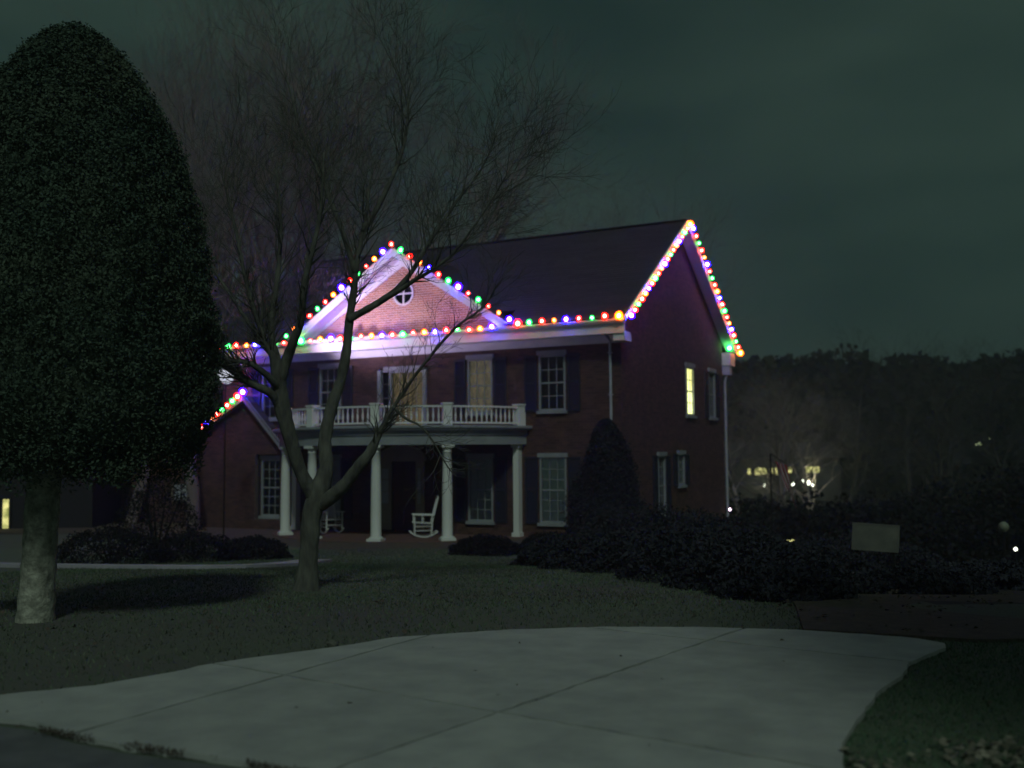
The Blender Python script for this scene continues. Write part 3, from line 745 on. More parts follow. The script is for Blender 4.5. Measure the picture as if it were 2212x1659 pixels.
# ------------------------------------------------------------------ one storey wing at the left
wing = thing('brick_wing', (-16.5, 3, -2.5), 'low dark brick wing with a small front gable at the left end of the house', 'house wing')
WA, WZ = -13.55, 2.10
wy = -.22
def wspan(z):
    if z < .0: return (-15.8, -11.75)
    l_ = -15.8 if z < .80 else WA-(2.02-z)/.56; r_ = WA+(2.02-z)/1.02
    r_ = min(r_, -11.75)
    return (l_, r_) if r_-l_ > .15 else None
brick_wall(wing, wspan, -2.6, 1.98, [(XL1-.53, XL1+.53, -2.08, .10)], None, y=wy, th=.16)
wr = MB(); 
for (xa, za, xb, zb_) in ((WA, WZ, -16.05, .72), (WA, WZ, -11.6, .12)):
    n = 14
    for k in range(n):
        u0, u1 = k/n, (k+1.1)/n; x0, z0 = xb+(xa-xb)*u0, zb_+(za-zb_)*u0; x1, z1 = xb+(xa-xb)*min(u1, 1), zb_+(za-zb_)*min(u1, 1)
        i = len(wr.v)
        for y in (wy-.26, -.02 if xb > -12 else (-.02 if x0 > -14.8 else 4.0)):
            wr.addv((x0, y, z0)); wr.addv((x0, y, z0+.02)); wr.addv((x1, y, z1+.004)); wr.addv((x1, y, z1-.03))
        wr.f += [(i, i+1, i+5, i+4), (i+1, i+2, i+6, i+5), (i, i+3, i+2, i+1), (i+3, i+7, i+6, i+2), (i, i+4, i+7, i+3)]; wr.t += [random.random()]*8
put('roof', wr, M['shingle'], wing)
wb = MB(); wb.bar((-16.05, wy-.24, .66), (WA, wy-.24, WZ-.06), .03, .16); wb.bar((-11.6, wy-.236, .06), (WA, wy-.236, WZ-.06), .03, .16)
wb.bar((-16.05, wy-.12, .60), (WA, wy-.12, WZ-.12), .22, .02); wb.bar((-11.6, wy-.118, .0), (WA, wy-.118, WZ-.12), .22, .02); put('barge_board', wb, M['trim'], wing)
ds = MB(); ds.tube([(-15.88, wy-.10, .66), (-15.88, wy-.06, .5), (-15.88, wy-.06, -2.35), (-15.95, wy-.20, -2.45)], .045, 8); put('downspout', ds, M['gutter'], wing)
# rest of the wing, running left and set back
brick_wall(wing, lambda z: (-23.5, -15.8), -2.75, .45, [(-18.35, -17.35, -1.55, -.95)], None, y=1.2, th=.2)
q = MB(); q.box(-15.98, -15.82, wy+.02, 1.2, -2.7, .45); put('return_wall', q, M['mortar'], wing)
q = MB(); slope(q, -23.8, -15.0, (.95, .50), (4.6, 2.6), 20); slope(q, -23.8, -15.0, (8.2, .50), (4.6, 2.6), 20); put('roof', q, M['shingle'], wing)
q = MB(); q.box(-23.7, -15.99, .95, 1.195, .40, .49); put('soffit', q, M['trim'], wing)
q = MB(); q.box(-18.4, -17.3, 1.15, 1.3, -1.6, -1.55); q.box(-18.4, -18.35, 1.15, 1.3, -1.55, -.95); q.box(-17.35, -17.3, 1.15, 1.3, -1.55, -.95); wi = put('window', q, M['surround'], wing)
q = MB(); q.box(-18.35, -17.35, 1.24, 1.25, -1.55, -.95); put('pane', q, M['curt_mid'], wi)
q = MB(); q.box(-23.5, -15.8, 7.9, 8.1, -2.8, .45); q.box(-23.6, -23.4, 1.4, 7.9, -2.8, .45); put('back_wall', q, M['mortar'], wing)

# round floodlight on a slim pole left of the house; it washes the gable and the left of the front in lilac light
fp = at(487, 812, 32.0); gzf = float(gz(fp[0], fp[1]))
fld = thing('floodlight', (fp[0], fp[1], gzf), 'round pale floodlight on a slim pole between the evergreen and the low wing', 'floodlight')
q = MB(); q.tube([(fp[0], fp[1], gzf), (fp[0], fp[1], fp[2]-.05)], .022, 8); put('pole', q, M['blackmetal'], fld)
q = MB(); q.lathe([(.10, -.12), (.20, -.10), (.27, -.02), (.28, .03), (.265, .035)], 24)
aim = Vector((-7.0, .0, 5.6))-Vector([float(c) for c in fp]); rq = Vector(tuple(CAM-fp)).normalized()*.75+aim.normalized()*.5
link('housing', q.mesh('housing', M['gutter'], True), fld, loc=fp, rot=rq.to_track_quat('Z', 'Y').to_euler())
q = MB(); q.lathe([(.26, .036), (.2, .05), (.1, .06), (.01, .062)], 24); link('lens', q.mesh('lens', emis('flood_lens', (.55, .58, .68), 1.0), True), fld, loc=fp, rot=rq.to_track_quat('Z', 'Y').to_euler())
ldt = bpy.data.lights.new('flood_beam', 'SPOT'); lo = bpy.data.objects.new('flood_beam', ldt); COL.objects.link(lo); lo.parent = fld
ldt.energy = 2600; ldt.color = (.78, .60, 1.0); ldt.spot_size = R(70); ldt.spot_blend = 1.0; ldt.shadow_soft_size = .28
lo.location = Vector([float(c) for c in fp])+aim.normalized()*.35-fld.location; lo.rotation_euler = aim.to_track_quat('-Z', 'Y').to_euler()

# ------------------------------------------------------------------ strings of coloured bulbs
def bulbmesh(m):
    mb = MB(); mb.lathe([(.012, .092), (.04, .080), (.065, .055), (.080, .015), (.080, -.020), (.066, -.052), (.040, -.075), (.010, -.086)], 14); return mb.mesh('bulb', m, True)
BM = {k: bulbmesh(M[k]) for k in 'BRGY'}
sk = MB(); sk.lathe([(.020, -.115), (.024, -.11), (.024, -.075), (.018, -.07)], 8); SKM = sk.mesh('socket', M['cable'])
CN = {'B': 'blue', 'R': 'red', 'G': 'green', 'Y': 'amber'}
def string(label, pts, cols, loc, big=(), sag=.035, flip=False):
    t_ = thing('string_light', loc, label, 'string lights', 'strings of coloured bulbs on the house'); c = MB(); path = []
    for i, p in enumerate(pts):
        p = np.array(p, float); path.append(p+np.array([0, 0, -.10]))
        if i < len(pts)-1:
            q_ = np.array(pts[i+1], float); path.append((p+q_)/2+np.array([0, 0, -.10-sag]))
    c.tube(path, .007, 4, cap=False); put('cable', c, M['cable'], t_)
    for i, (p, k) in enumerate(zip(pts, cols)):
        if k == '-': continue
        o = link('bulb', BM[k], t_, loc=p, rot=(random.uniform(-.25, .25), random.uniform(-.25, .25), 0)); s_ = 1.35 if i in big else random.uniform(.62, 1.0)*(1.2 if k == 'B' else 1)
        o.scale = (s_, s_, s_); o['label'] = CN[k]+' bulb'
        link('socket', SKM, o)
    return t_
def on_y(px, py, y):
    v = FW + CR*(px-1106)/FPX - CU*(py-829.5)/FPX; return CAM + v*((y-CAM[1])/v[1])
cyc = 'YRGRB'
# 1: eave right of the gable
pts = [on_y(x, 0, -.76)[0] for x in (1327, 1297, 1270, 1242, 1215, 1190, 1164, 1137, 1113)]
string('bulbs strung along the gutter between the centre gable and the right gable', [(x, -.77, 3.86+random.uniform(-.02, .02)) for x in pts], 'YRGRBYRGR', (-1.5, -.7, 3.8), big=(0, 8))
# 2: both rakes of the centre gable
rk = []; n = 12
for k in range(n+1): rk.append((PX+(PH+.20)*(1-k/n), -.70, PZ0+.16+(PH+.10)*PS*k/n))
for k in range(1, 14): rk.append((PX-(PH+.20)*k/13, -.70, PZ0+.16+(PH+.10)*PS*(1-k/13)))
string('bulbs outlining both slopes of the centre gable', rk, 'BYRGRBGRBYRGRBYRGRBYRGRBYG'[:len(rk)], (PX, -.7, 3.9), big=(5, 18))
# 3: along the cornice under the centre gable and on to the left end
xs_ = [1058, 1033, 1010, 985, 962, 938, 915, 892, 870, 848, 826, 804, 782, 760, 738, 718, 696, 675, 655, 637, 619, 600, 580, 558, 540, 518, 502, 482, 463]
cl = 'BYRGRBYRGRBYRGRBYRGYRGRBYRGRB'
string('bulbs along the cornice below the centre gable and out to the left corner', [(on_y(x, 0, -.76)[0], -.77, 3.79+random.uniform(-.02, .02)) for x in xs_], cl[:len(xs_)], (-9, -.7, 3.8), big=(15, 18))
# 4/5: right gable
n = 20; f1, f2 = [], []
for k in range(1, n+1):
    y, z = rake_pt(k/n, False); f1.append((.50, y, z-.13))
string('bulbs climbing the front slope of the right gable', f1, ('BRGR'+'YBRGR'*5)[:n-1]+'Y', (.46, -.7, 3.9), big=(n-1,))
for k in range(1, n+1):
    y, z = rake_pt(1-k/n, True); f2.append((.52, y, z-.02))
f2.append((.30, 10.42, 3.95)); 
string('bulbs running down the rear slope of the right gable', f2, ('BRGRY'*5)[:n-1]+'Y'+'G', (.46, 11, 3.9), big=(n-1, n))
# 6: wing gable
wl = []
for k in range(9): u_ = k/8; wl.append((-15.35+(WA+.03+15.35)*u_, wy-.30, .72+.56*.45+.10+(WZ-.72-.25+.02)*u_))
string('bulbs climbing the left slope of the low wing gable', wl, 'RBYRGRGRB', (-14.5, wy-.3, 1), big=(7, 8))

# ------------------------------------------------------------------ rocking chairs
def rocking_chair(label):
    t_ = thing('rocking_chair', (0, 0, 0), label, 'rocking chair', 'white rocking chairs on the porch')
    def P_(name, mb): put(name, mb, M['wood'], t_)
    for s_ in (-1, 1):                     # chair faces -x
        mb = MB(); pts = [(.62*math.sin(a_)*1.0, s_*.26, .62-.62*math.cos(a_)+.02) for a_ in np.linspace(-.72, .72, 9)]
        for i in range(8): mb.bar(pts[i], pts[i+1], .035, .035)
        P_('rocker', mb)
        mb = MB(); mb.tube([(-.27, s_*.26, .06), (-.28, s_*.26, .66)], .022, 8); P_('leg', mb)
        mb = MB(); mb.tube([(.22, s_*.26, .06), (.24, s_*.25, .44), (.42, s_*.25, 1.18)], .022, 8); P_('back_post', mb)
        mb = MB(); mb.bar((-.34, s_*.28, .67), (.30, s_*.28, .65), .10, .025); P_('armrest', mb)
        mb = MB(); mb.tube([(-.28, s_*.26, .20), (.22, s_*.26, .20)], .012, 6); mb.tube([(-.28, s_*.26, .32), (.23, s_*.26, .32)], .012, 6); P_('side_stretcher', mb)
        mb = MB(); mb.tube([(-.02, s_*.26, .44), (-.02, s_*.26, .65)], .012, 6); P_('arm_spindle', mb)
    mb = MB()
    for k in range(7): mb.bar((-.30+k*.085, -.27, .44-k*.006), (-.30+k*.085, .27, .44-k*.006), .072, .02)
    P_('seat', mb)
    for k in range(7):
        y = -.20+k*.0667; mb = MB(); mb.bar((.245, y, .46), (.405, y, 1.12), .042, .014); P_('back_slat', mb)
    mb = MB(); mb.bar((.41, -.27, 1.16), (.41, .27, 1.16), .03, .09); P_('top_rail', mb)
    mb = MB(); mb.tube([(-.28, -.26, .26), (-.28, .26, .26)], .014, 6); mb.tube([(.22, -.26, .26), (.22, .26, .26)], .014, 6); P_('stretcher', mb)
    return t_
ch1 = rocking_chair('white slatted rocking chair facing left beside the third porch column')
ch1.location = (-5.78, -1.35, -2.379); ch1.rotation_euler = (0, 0, R(36))
ch2 = ch1.copy(); COL.objects.link(ch2); ch2['label'] = 'white rocking chair half hidden behind the trunk of the bare front tree'
for c in list(ch1.children):
    d_ = c.copy(); COL.objects.link(d_); d_.parent = ch2
ch2.location = (-9.35, -1.1, -2.379); ch2.rotation_euler = (0, 0, R(150))

# ------------------------------------------------------------------ bare trees
def branch(mb, p, d, L_, r, depth, seg=5, droop=0.0, sides=5, spread=.6, kids=3, wander=.16, lift=.04, collect=None):
    """one wandering tapered limb and its smaller limbs"""
    pts = [np.array(p, float)]; rad = [r]; dd = np.array(d, float); dd /= np.linalg.norm(dd); dirs = [dd]
    for i in range(seg):
        dd = dd+rng.normal(size=3)*wander+np.array([0, 0, lift-droop]); dd /= np.linalg.norm(dd)
        pts.append(pts[-1]+dd*L_/seg); rad.append(max(r*(1-.72*(i+1)/seg), .0022)); dirs.append(dd)
    mb.tube(pts, rad, max(3, sides), cap=False)
    if depth > 0:
        for k in range(kids):
            u_ = rng.uniform(.22, .98) if k else 1.0
            i = min(int(u_*seg), seg-1); f_ = u_*seg-i; q_ = pts[i]*(1-f_)+pts[i+1]*f_; b_ = dirs[i+1]
            pr = np.cross(b_, rng.normal(size=3)); pr /= np.linalg.norm(pr)+1e-9
            an = rng.uniform(.5, 1.1)*spread if k else rng.uniform(0, .3)
            nd_ = b_*math.cos(an)+pr*math.sin(an)
            branch(mb, q_, nd_, L_*rng.uniform(.50, .80), max(r*(1-.72*u_)*rng.uniform(.6, .9), .0028), depth-1, max(3, seg-1), droop, sides-1, spread, kids, wander*1.1, lift, collect)
def limb(mb, path, rad, sides=8):
    """smooth limb through given points"""
    P_ = [np.array(p, float) for p in path]; out_, ro_ = [], []
    for i in range(len(P_)-1):
        p0, p1, p2, p3 = P_[max(i-1, 0)], P_[i], P_[i+1], P_[min(i+2, len(P_)-1)]
        for k in range(5):
            t_ = k/5; out_.append(.5*((2*p1)+(-p0+p2)*t_+(2*p0-5*p1+4*p2-p3)*t_*t_+(-p0+3*p1-3*p2+p3)*t_**3)); ro_.append(rad[i]*(1-t_)+rad[i+1]*t_)
    out_.append(P_[-1]); ro_.append(rad[-1]); n_ = len(out_)
    ro_ = [r_*(1+random.uniform(-.06, .06)) for r_ in ro_]
    mb.tube(out_, ro_, sides, cap=True); return out_, ro_
D0 = 14.0
bt_base = ld(-2.75, 13.75); bt_base[2] = float(gz(bt_base[0], bt_base[1]))
btree = thing('bare_tree', bt_base, 'leafless many-stemmed tree on the lawn in front of the portico', 'tree')
tw = MB(); trk = MB()
def A(x, y, dd=0.0): return at(x, y, D0+dd)
mains = [
 ([A(660, 1292), A(664, 1240), A(668, 1180), A(674, 1110), A(690, 1060), A(704, 1010, .05), A(702, 950, .1), A(716, 880, .15), A(736, 820, .2), A(748, 760, .2), A(755, 690, .25), A(764, 630, .3), A(772, 560, .4), A(790, 470, .5), A(800, 380, .6)], [.215, .142, .125, .130, .140, .100, .088, .078, .070, .066, .060, .048, .036, .026, .010]),
 ([A(680, 1075), A(650, 1020, -.1), A(628, 950, -.2), A(610, 880, -.25), A(601, 810, -.3), A(590, 770, -.32), A(574, 740, -.35), A(556, 690, -.4), A(530, 600, -.5), A(505, 480, -.6), A(480, 380, -.7)], [.11, .090, .092, .110, .095, .056, .040, .032, .026, .018, .008]),
 ([A(601, 815, -.3), A(598, 780, -.2), A(588, 738, -.1), A(586, 690, 0), A(600, 600, .1), A(606, 480, .2), A(596, 360, .3)], [.08, .06, .05, .042, .035, .025, .012]),
 ([A(604, 820, -.3), A(620, 775, -.35), A(636, 732, -.5), A(650, 690, -.6), A(660, 600, -.8), A(690, 470, -.9), A(700, 330, -1.0)], [.09, .068, .058, .048, .04, .028, .012]),
 ([A(606, 880, -.25), A(585, 850, -.4), A(550, 832, -.5), A(518, 812, -.6), A(480, 785, -.7), A(455, 760, -.8), A(430, 700, -.9)], [.07, .055, .05, .045, .04, .03, .015]),
 ([A(604, 840, -.3), A(578, 812, -.5), A(540, 785, -.7), A(502, 779, -.8), A(470, 768, -.9), A(440, 745, -1.)], [.06, .042, .036, .034, .03, .018]),
 ([A(690, 1090), A(720, 1070, -.1), A(745, 1046, -.2), A(775, 1008, -.3), A(800, 976, -.35), A(822, 930, -.4), A(850, 880, -.5), A(905, 800, -.6), A(980, 712, -.8), A(1038, 668, -.9), A(1070, 630, -1.)], [.11, .100, .085, .080, .070, .038, .024, .020, .018, .013, .005]),
 ([A(752, 690, .2), A(775, 678, .2), A(800, 664, .1), A(826, 648, .1), A(858, 624, .1), A(890, 586, .1), A(930, 520, .2), A(990, 430, .3), A(1040, 365, .4), A(1075, 285, .5)], [.056, .052, .050, .045, .040, .034, .027, .020, .013, .005]),
 ([A(815, 655, .1), A(862, 628, -.1), A(895, 605, -.2), A(930, 585, -.3), A(985, 540, -.4), A(1050, 450, -.5), A(1100, 370, -.6)], [.038, .034, .030, .024, .018, .012, .005]),
 ([A(850, 880, -.5), A(878, 905, -.9), A(905, 918, -1.0), A(930, 945, -1.1), A(965, 1005, -1.2), A(985, 1030, -1.2)], [.022, .017, .014, .012, .009, .004]),
 ([A(768, 590, .35), A(740, 500, .5), A(700, 400, .6), A(650, 280, .7), A(620, 170, .8)], [.05, .04, .032, .022, .008]),
 ([A(785, 500, .45), A(830, 420, .6), A(870, 320, .7), A(880, 220, .8), A(840, 120, .8)], [.045, .036, .028, .018, .006]),
 ([A(580, 745, -.3), A(540, 700, -.1), A(500, 640, .1), A(450, 560, .3), A(420, 470, .4)], [.035, .028, .022, .016, .006]),
]
for k_, (pth, rd) in enumerate(mains):
    o_, r_ = limb(trk if k_ < 2 or k_ == 6 else tw, pth, rd, 12 if k_ < 2 or k_ == 6 else 8)
    if k_ == 9: kk = 3
    else: kk = 8
    for i in range(8, len(o_)-1):
        if r_[i] < (.033 if k_ in (7, 8) else .058) and rng.random() < (.95 if k_ != 9 else .4) and o_[i][2] > -0.2+.0*i:
            b_ = np.array(o_[min(i+1, len(o_)-1)])-np.array(o_[i-1]); b_ /= np.linalg.norm(b_)
            for rep in range(2):
                pr = np.cross(b_, rng.normal(size=3)); pr /= np.linalg.norm(pr); an = rng.uniform(.35, .95)
                dv = b_*math.cos(an)+pr*math.sin(an)+np.array([0, 0, .15])
                low = o_[i][2] < 2.4
                branch(tw, o_[i], dv, rng.uniform(.5, 1.0)*(.42 if low else .82), max(min(r_[i]*.42, .016), .006), 2 if low else 3, 4, 0, 4, .75, 3, .14, .05)
put('trunk', trk, M['bark'], btree, smooth=True); 
put('branches', tw, M['bark'], btree, smooth=True)

# background bare trees: three shapes, each copied and turned
def bgtree(seed, H_, kids=4):
    global rng
    sv = rng; rng = np.random.default_rng(seed); tk, br_ = MB(), MB(); p = np.zeros(3); pts, rad = [p.copy()], [.26]; d = np.array([0, 0, 1.])
    n = 9
    for i in range(n):
        d = d+rng.normal(size=3)*np.array([.10, .10, .02]); d /= np.linalg.norm(d); p = p+d*H_*.82/n; pts.append(p.copy()); rad.append(.26*(1-.85*(i+1)/n))
    tk.tube(pts, rad, 8, cap=False)
    for i in range(3, n+1):
        for rep in range(3 if i > 3 else 2):
            an = rng.uniform(0, 6.28); el = rng.uniform(.5, 1.15); dv = np.array([math.cos(an)*math.cos(el), math.sin(an)*math.cos(el), math.sin(el)])
            branch(br_, pts[i]-np.array([0, 0, rng.uniform(0, .8)]), dv, H_*.30*(1.15-.06*i), max(rad[i]*.5, .045), 4, 5, 0, 4, .7, kids, .14, .05)
    rng = sv
    return tk.mesh('trunk', M['twig'], True), br_.mesh('branches', M['twig'])
protos = [bgtree(3, 17, 4), bgtree(8, 16, 4), bgtree(21, 15, 3)]
names = [(300, 95, 40, 0, 'tall bare tree just right of the evergreen crown, beyond the wing'), (395, 60, 46, 1, 'bare tree behind the low wing, second from the evergreen'), (480, 80, 42, 2, 'bare tree behind the left corner of the roof'),
         (570, 70, 50, 0, 'bare tree behind the roof left of the centre gable'), (665, 90, 45, 1, 'bare tree rising behind the left slope of the centre gable'), (765, 130, 52, 2, 'bare tree rising directly behind the centre gable'),
         (870, 190, 49, 0, 'bare tree behind the right slope of the centre gable'), (985, 300, 56, 1, 'bare tree with its top above the main ridge, right of the centre gable'), (430, 220, 36, 2, 'shorter bare tree close behind the wing roof'), (620, 260, 38, 1, 'shorter bare tree close behind the main roof at the left'),
         (1180, 455, 62, 0, 'bare treetop just showing over the middle of the main ridge'), (1330, 470, 64, 2, 'bare treetop just showing over the right end of the main ridge')]
for px, ptop, d, k, lab in names:
    top = at(px, ptop, d); base_ = np.array([top[0], top[1], float(gz(top[0], top[1]))]); H_ = top[2]-base_[2]
    t_ = thing('bare_tree', base_, lab, 'tree', 'bare trees behind the house')
    s_ = H_/(17, 16, 15)[k]/.98; t_.scale = (s_*.9, s_*.9, s_); t_.rotation_euler = (0, 0, rng.uniform(0, 6.28))
    for nm, me in zip(('trunk', 'branches'), protos[k]):
        o = bpy.data.objects.new(nm, me); COL.objects.link(o); o.parent = t_

# ------------------------------------------------------------------ big clipped evergreen at the left
eb = ld(-4.76, 10.45); eb[2] = float(gz(eb[0], eb[1]))
ev = thing('evergreen_tree', eb, 'large dense rounded evergreen tree at the left edge with a pale mottled trunk', 'tree')
tk = MB(); o_, r_ = limb(tk, [eb+np.array([0, 0, -.1]), eb+np.array([.02, 0, .3]), eb+np.array([.03, .02, .9]), eb+np.array([.06, .02, 1.5]), eb+np.array([.1, .0, 2.2]), eb+np.array([.2, .0, 4.2])], [.195, .168, .158, .17, .165, .06], 16)
limb(tk, [eb+np.array([.05, 0, 1.35]), eb+np.array([.35, .25, 1.8]), eb+np.array([.8, .6, 2.6])], [.09, .07, .04], 8)
limb(tk, [eb+np.array([.05, 0, 1.5]), eb+np.array([-.4, .1, 2.0]), eb+np.array([-.9, .3, 2.8])], [.09, .07, .04], 8)
put('trunk', tk, M['barkpale'], ev, smooth=True)
cc_ = at(150, 700, 10.7)
# bullet profile: radius against height
zb0, zt0 = at(150, 985, 10.7)[2], at(150, 52, 10.7)[2]
def crown_r(u):        # u 0 bottom .. 1 top
    return 1.47*np.where(u < .12, .86+.14*np.sin(u/.12*math.pi/2), np.power(np.clip(1-((u-.12)/.88)**2.3, 0, 1), .62))
n = 240000
u = rng.random(n)**.9; th = rng.random(n)*2*math.pi
lump = .5*np.sin(th*5+u*17)+.5*np.sin(th*9-u*23+1)+.6*np.sin(th*3+u*31+2)+.8*np.sin(th*17+u*41)*np.sin(th*11-u*53)+1.2*np.sin(th*23-u*29+1)*np.sin(u*67+th*7)
rr = crown_r(u)*(1+.035*lump+.035*np.sin(th*6+u*13)*np.sin(u*19-th*4))*(1-np.abs(rng.normal(size=n))*.075)+rng.normal(size=n)*.02
P_ = np.stack([cc_[0]+rr*np.cos(th), cc_[1]+rr*np.sin(th), zb0+(zt0-zb0)*u+rng.normal(size=n)*.04+.06*lump*(u < .2)], -1)
# ragged skirt
n2 = 14000; th = rng.random(n2)*2*math.pi; r2 = 1.35*np.sqrt(rng.random(n2)); P2 = np.stack([cc_[0]+r2*np.cos(th), cc_[1]+r2*np.sin(th), zb0+.12*np.sin(th*7+r2*6)-.10*rng.random(n2)+.12*rng.normal(size=n2)*.6], -1)
P_ = np.concatenate([P_, P2])
nrm_ = np.stack([P_[:, 0]-cc_[0], P_[:, 1]-cc_[1], (P_[:, 2]-cc_[2])*.5], -1)
put_o = link('crown', leaves('crown', P_, .038, M['leaf'], .5, N=nrm_), ev)
# dark core so the sky does not show through the middle
q = MB(); prof = [(float(crown_r(np.array(k/14)))*.84+.01, (zt0-zb0)*k/14*.97+.12) for k in range(15)]
q.lathe(prof, 24, c=(cc_[0], cc_[1], zb0)); put('inner_boughs', q, M['leaf'], ev)

# unseen evergreen added out of frame to shade the right of the driveway
def shade_tree(l, d, rr_, h0, h1, label):
    b = ld(l, d); b[2] = float(gz(b[0], b[1])); t_ = thing('evergreen_tree', b, label, 'tree')
    q = MB(); limb(q, [b, b+np.array([.05, 0, h0*.6]), b+np.array([.1, .1, (h0+h1)/2])], [.2, .17, .06], 10); put('trunk', q, M['barkpale'], t_, smooth=True)
    n = 16000; v = rng.normal(size=(n, 3)); v /= np.linalg.norm(v, axis=1)[:, None]; k = rng.random(n)**.33
    P_ = np.stack([v[:, 0]*k*rr_, v[:, 1]*k*rr_, v[:, 2]*k*(h1-h0)/2], -1)+np.array([b[0], b[1], b[2]+(h0+h1)/2])
    link('crown', leaves('crown', P_, .16, M['leaf'], .6), t_)
shade_tree(6.0, -4.0, 3.2, 9.0, 15.5, 'unseen round evergreen added out of frame at the right to shade the driveway')

# ------------------------------------------------------------------ shrubs
def shrub(name, c, rx, ry, h, n, label, size=.07, group=None, cone=False, m='shrubleaf', cat='shrub', rot=0.0):
    """mound or cone of small leaves, dense outside, with stems"""
    zb = float(gz(c[0], c[1])); t_ = thing(name, (c[0], c[1], zb), label, cat, group)
    v = rng.normal(size=(n, 3)); v /= np.linalg.norm(v, axis=1)[:, None]; v[:, 2] = np.abs(v[:, 2])
    k = 1-np.abs(rng.normal(size=n))*.10
    th = np.arctan2(v[:, 1], v[:, 0]); lump = 1+(.13 if cone else .07)*np.sin(th*4+v[:, 2]*7+c[0])+.06*np.sin(th*7-v[:, 2]*11)+.05*np.sin(th*2+c[1])
    if cone:
        u_ = rng.random(n); rad = (np.power(1-u_, .62))*.98*(1+.12*np.sin(u_*9+th*3))*(1+rng.normal(size=n)*.05)+.04; rad = rad*k*lump
        P_ = np.stack([rad*np.cos(th)*rx, rad*np.sin(th)*ry, u_*h], -1)
    else: P_ = v*np.array([rx, ry, h])*(k*lump)[:, None]
    cr_, sr_ = math.cos(rot), math.sin(rot); P_[:, 0], P_[:, 1] = P_[:, 0]*cr_-P_[:, 1]*sr_, P_[:, 0]*sr_+P_[:, 1]*cr_
    P_ += np.array([c[0], c[1], 0]); 
    P_[:, 2] += gz(P_[:, 0], P_[:, 1]) if not cone else zb
    o = link('foliage', leaves('foliage', P_, size, M[m], .5), t_)
    q = MB(); 
    if cone: q.lathe([(rx*.8*(1-k_/8)**.8+.02, h*.92*k_/8) for k_ in range(9)], 14, c=(c[0], c[1], zb))
    else:
        for k_ in range(7): q.tube([(c[0], c[1], zb-.1), (c[0]+random.uniform(-.6, .6)*rx, c[1]+random.uniform(-.6, .6)*ry, zb+h*.8)], [.04, .012], 5)
    put('stems', q, M['shrubleaf' if cone else 'darkleaf'], t_)
    return t_
shrub('cone_shrub', (.05, -1.3), 1.2, .95, 3.4, 30000, 'tall dark conical holly at the right front corner of the house', .075, cone=True)
jl = [((.9, 20.2), .9, .55), ((1.5, 18.6), 1.1, .60), ((2.1, 17.2), 1.1, .62), ((2.7, 15.8), 1.2, .66), ((3.2, 14.4), 1.15, .68), ((3.35, 13.1), .95, .50), ((3.15, 12.1), .70, .38),
      ((2.6, 20.2), 1.3, .70), ((3.4, 18.6), 1.4, .74), ((3.9, 16.9), 1.2, .45), ((3.5, 15.2), .9, .45), ((3.2, 22.6), 1.5, 1.15), ((4.6, 21.0), 1.4, .75), ((2.6, 24.3), 1.2, 1.2), ((5.4, 19.0), 1.1, .45), ((4.2, 23.6), 1.2, 1.1)]
wh = ['topmost at the portico end', 'second from the portico end', 'third from the portico end, along the lawn', 'fourth along the lawn edge', 'fifth along the lawn edge', 'sixth along the lawn edge, near the driveway', 'lowest, at the driveway edge',
      'second row, above the top pair', 'second row, middle', 'second row, above the driveway end', 'second row, rightmost low mound', 'third row, beneath the side wall', 'third row, right of the side wall', 'directly below the conical holly', 'outermost on the slope at the right', 'in front of the side wall windows']
for ((l, d), r_, h), w_ in zip(jl, wh):
    p = ld(l, d); shrub('juniper', p, r_, r_*.9, h, 5500, 'low dark juniper mound on the bank, '+w_, .075, 'juniper mounds on the bank beside the house', rot=random.random())
sh_spots = [(-3.0, 27.2, .8, .8), ]
for i, (px, py, d, rx, h, lab) in enumerate([
    (340, 1150, 26.5, 1.3, 1.9, 'dark rounded shrub against the low wing wall'), (240, 1195, 23.5, 1.5, .8, 'low dark shrub bed beyond the path, left'), (420, 1200, 24.5, 1.3, .65, 'low dark shrub beside the wing downspout'),
    (545, 1195, 25.0, 1.0, .5, 'low dark shrub under the leftmost lower window'), (1050, 1185, 25.6, .9, .45, 'small dark shrub right of the third porch column'), (1190, 1185, 25.6, .9, .5, 'small dark shrub under the right lower window')]):
    p = at(px, py, d); shrub('shrub', p, rx, rx*.8, h, 5000, lab, .07, 'foundation shrubs', m='darkleaf')
for (l, d, r_, h, lab) in ((7.0, 14.5, 1.3, .30, 'broad dark shrub below the pale sign board'), (5.2, 13.4, .9, .28, 'small dark shrub at the back of the mulch bed'), (9.6, 15.0, 1.8, .35, 'dark spreading shrub right of the pale sign board'), (12.6, 19, 2.0, .8, 'large dark shrub at the right edge'), (8.0, 24, 2.2, 1.0, 'dark shrub below the flag'), (5.9, 27, 1.6, 1.0, 'dark shrub beyond the rear corner of the house')):
    shrub('shrub', ld(l, d), r_, r_, h, 8000, lab, .09, 'dark shrubs right of the driveway')

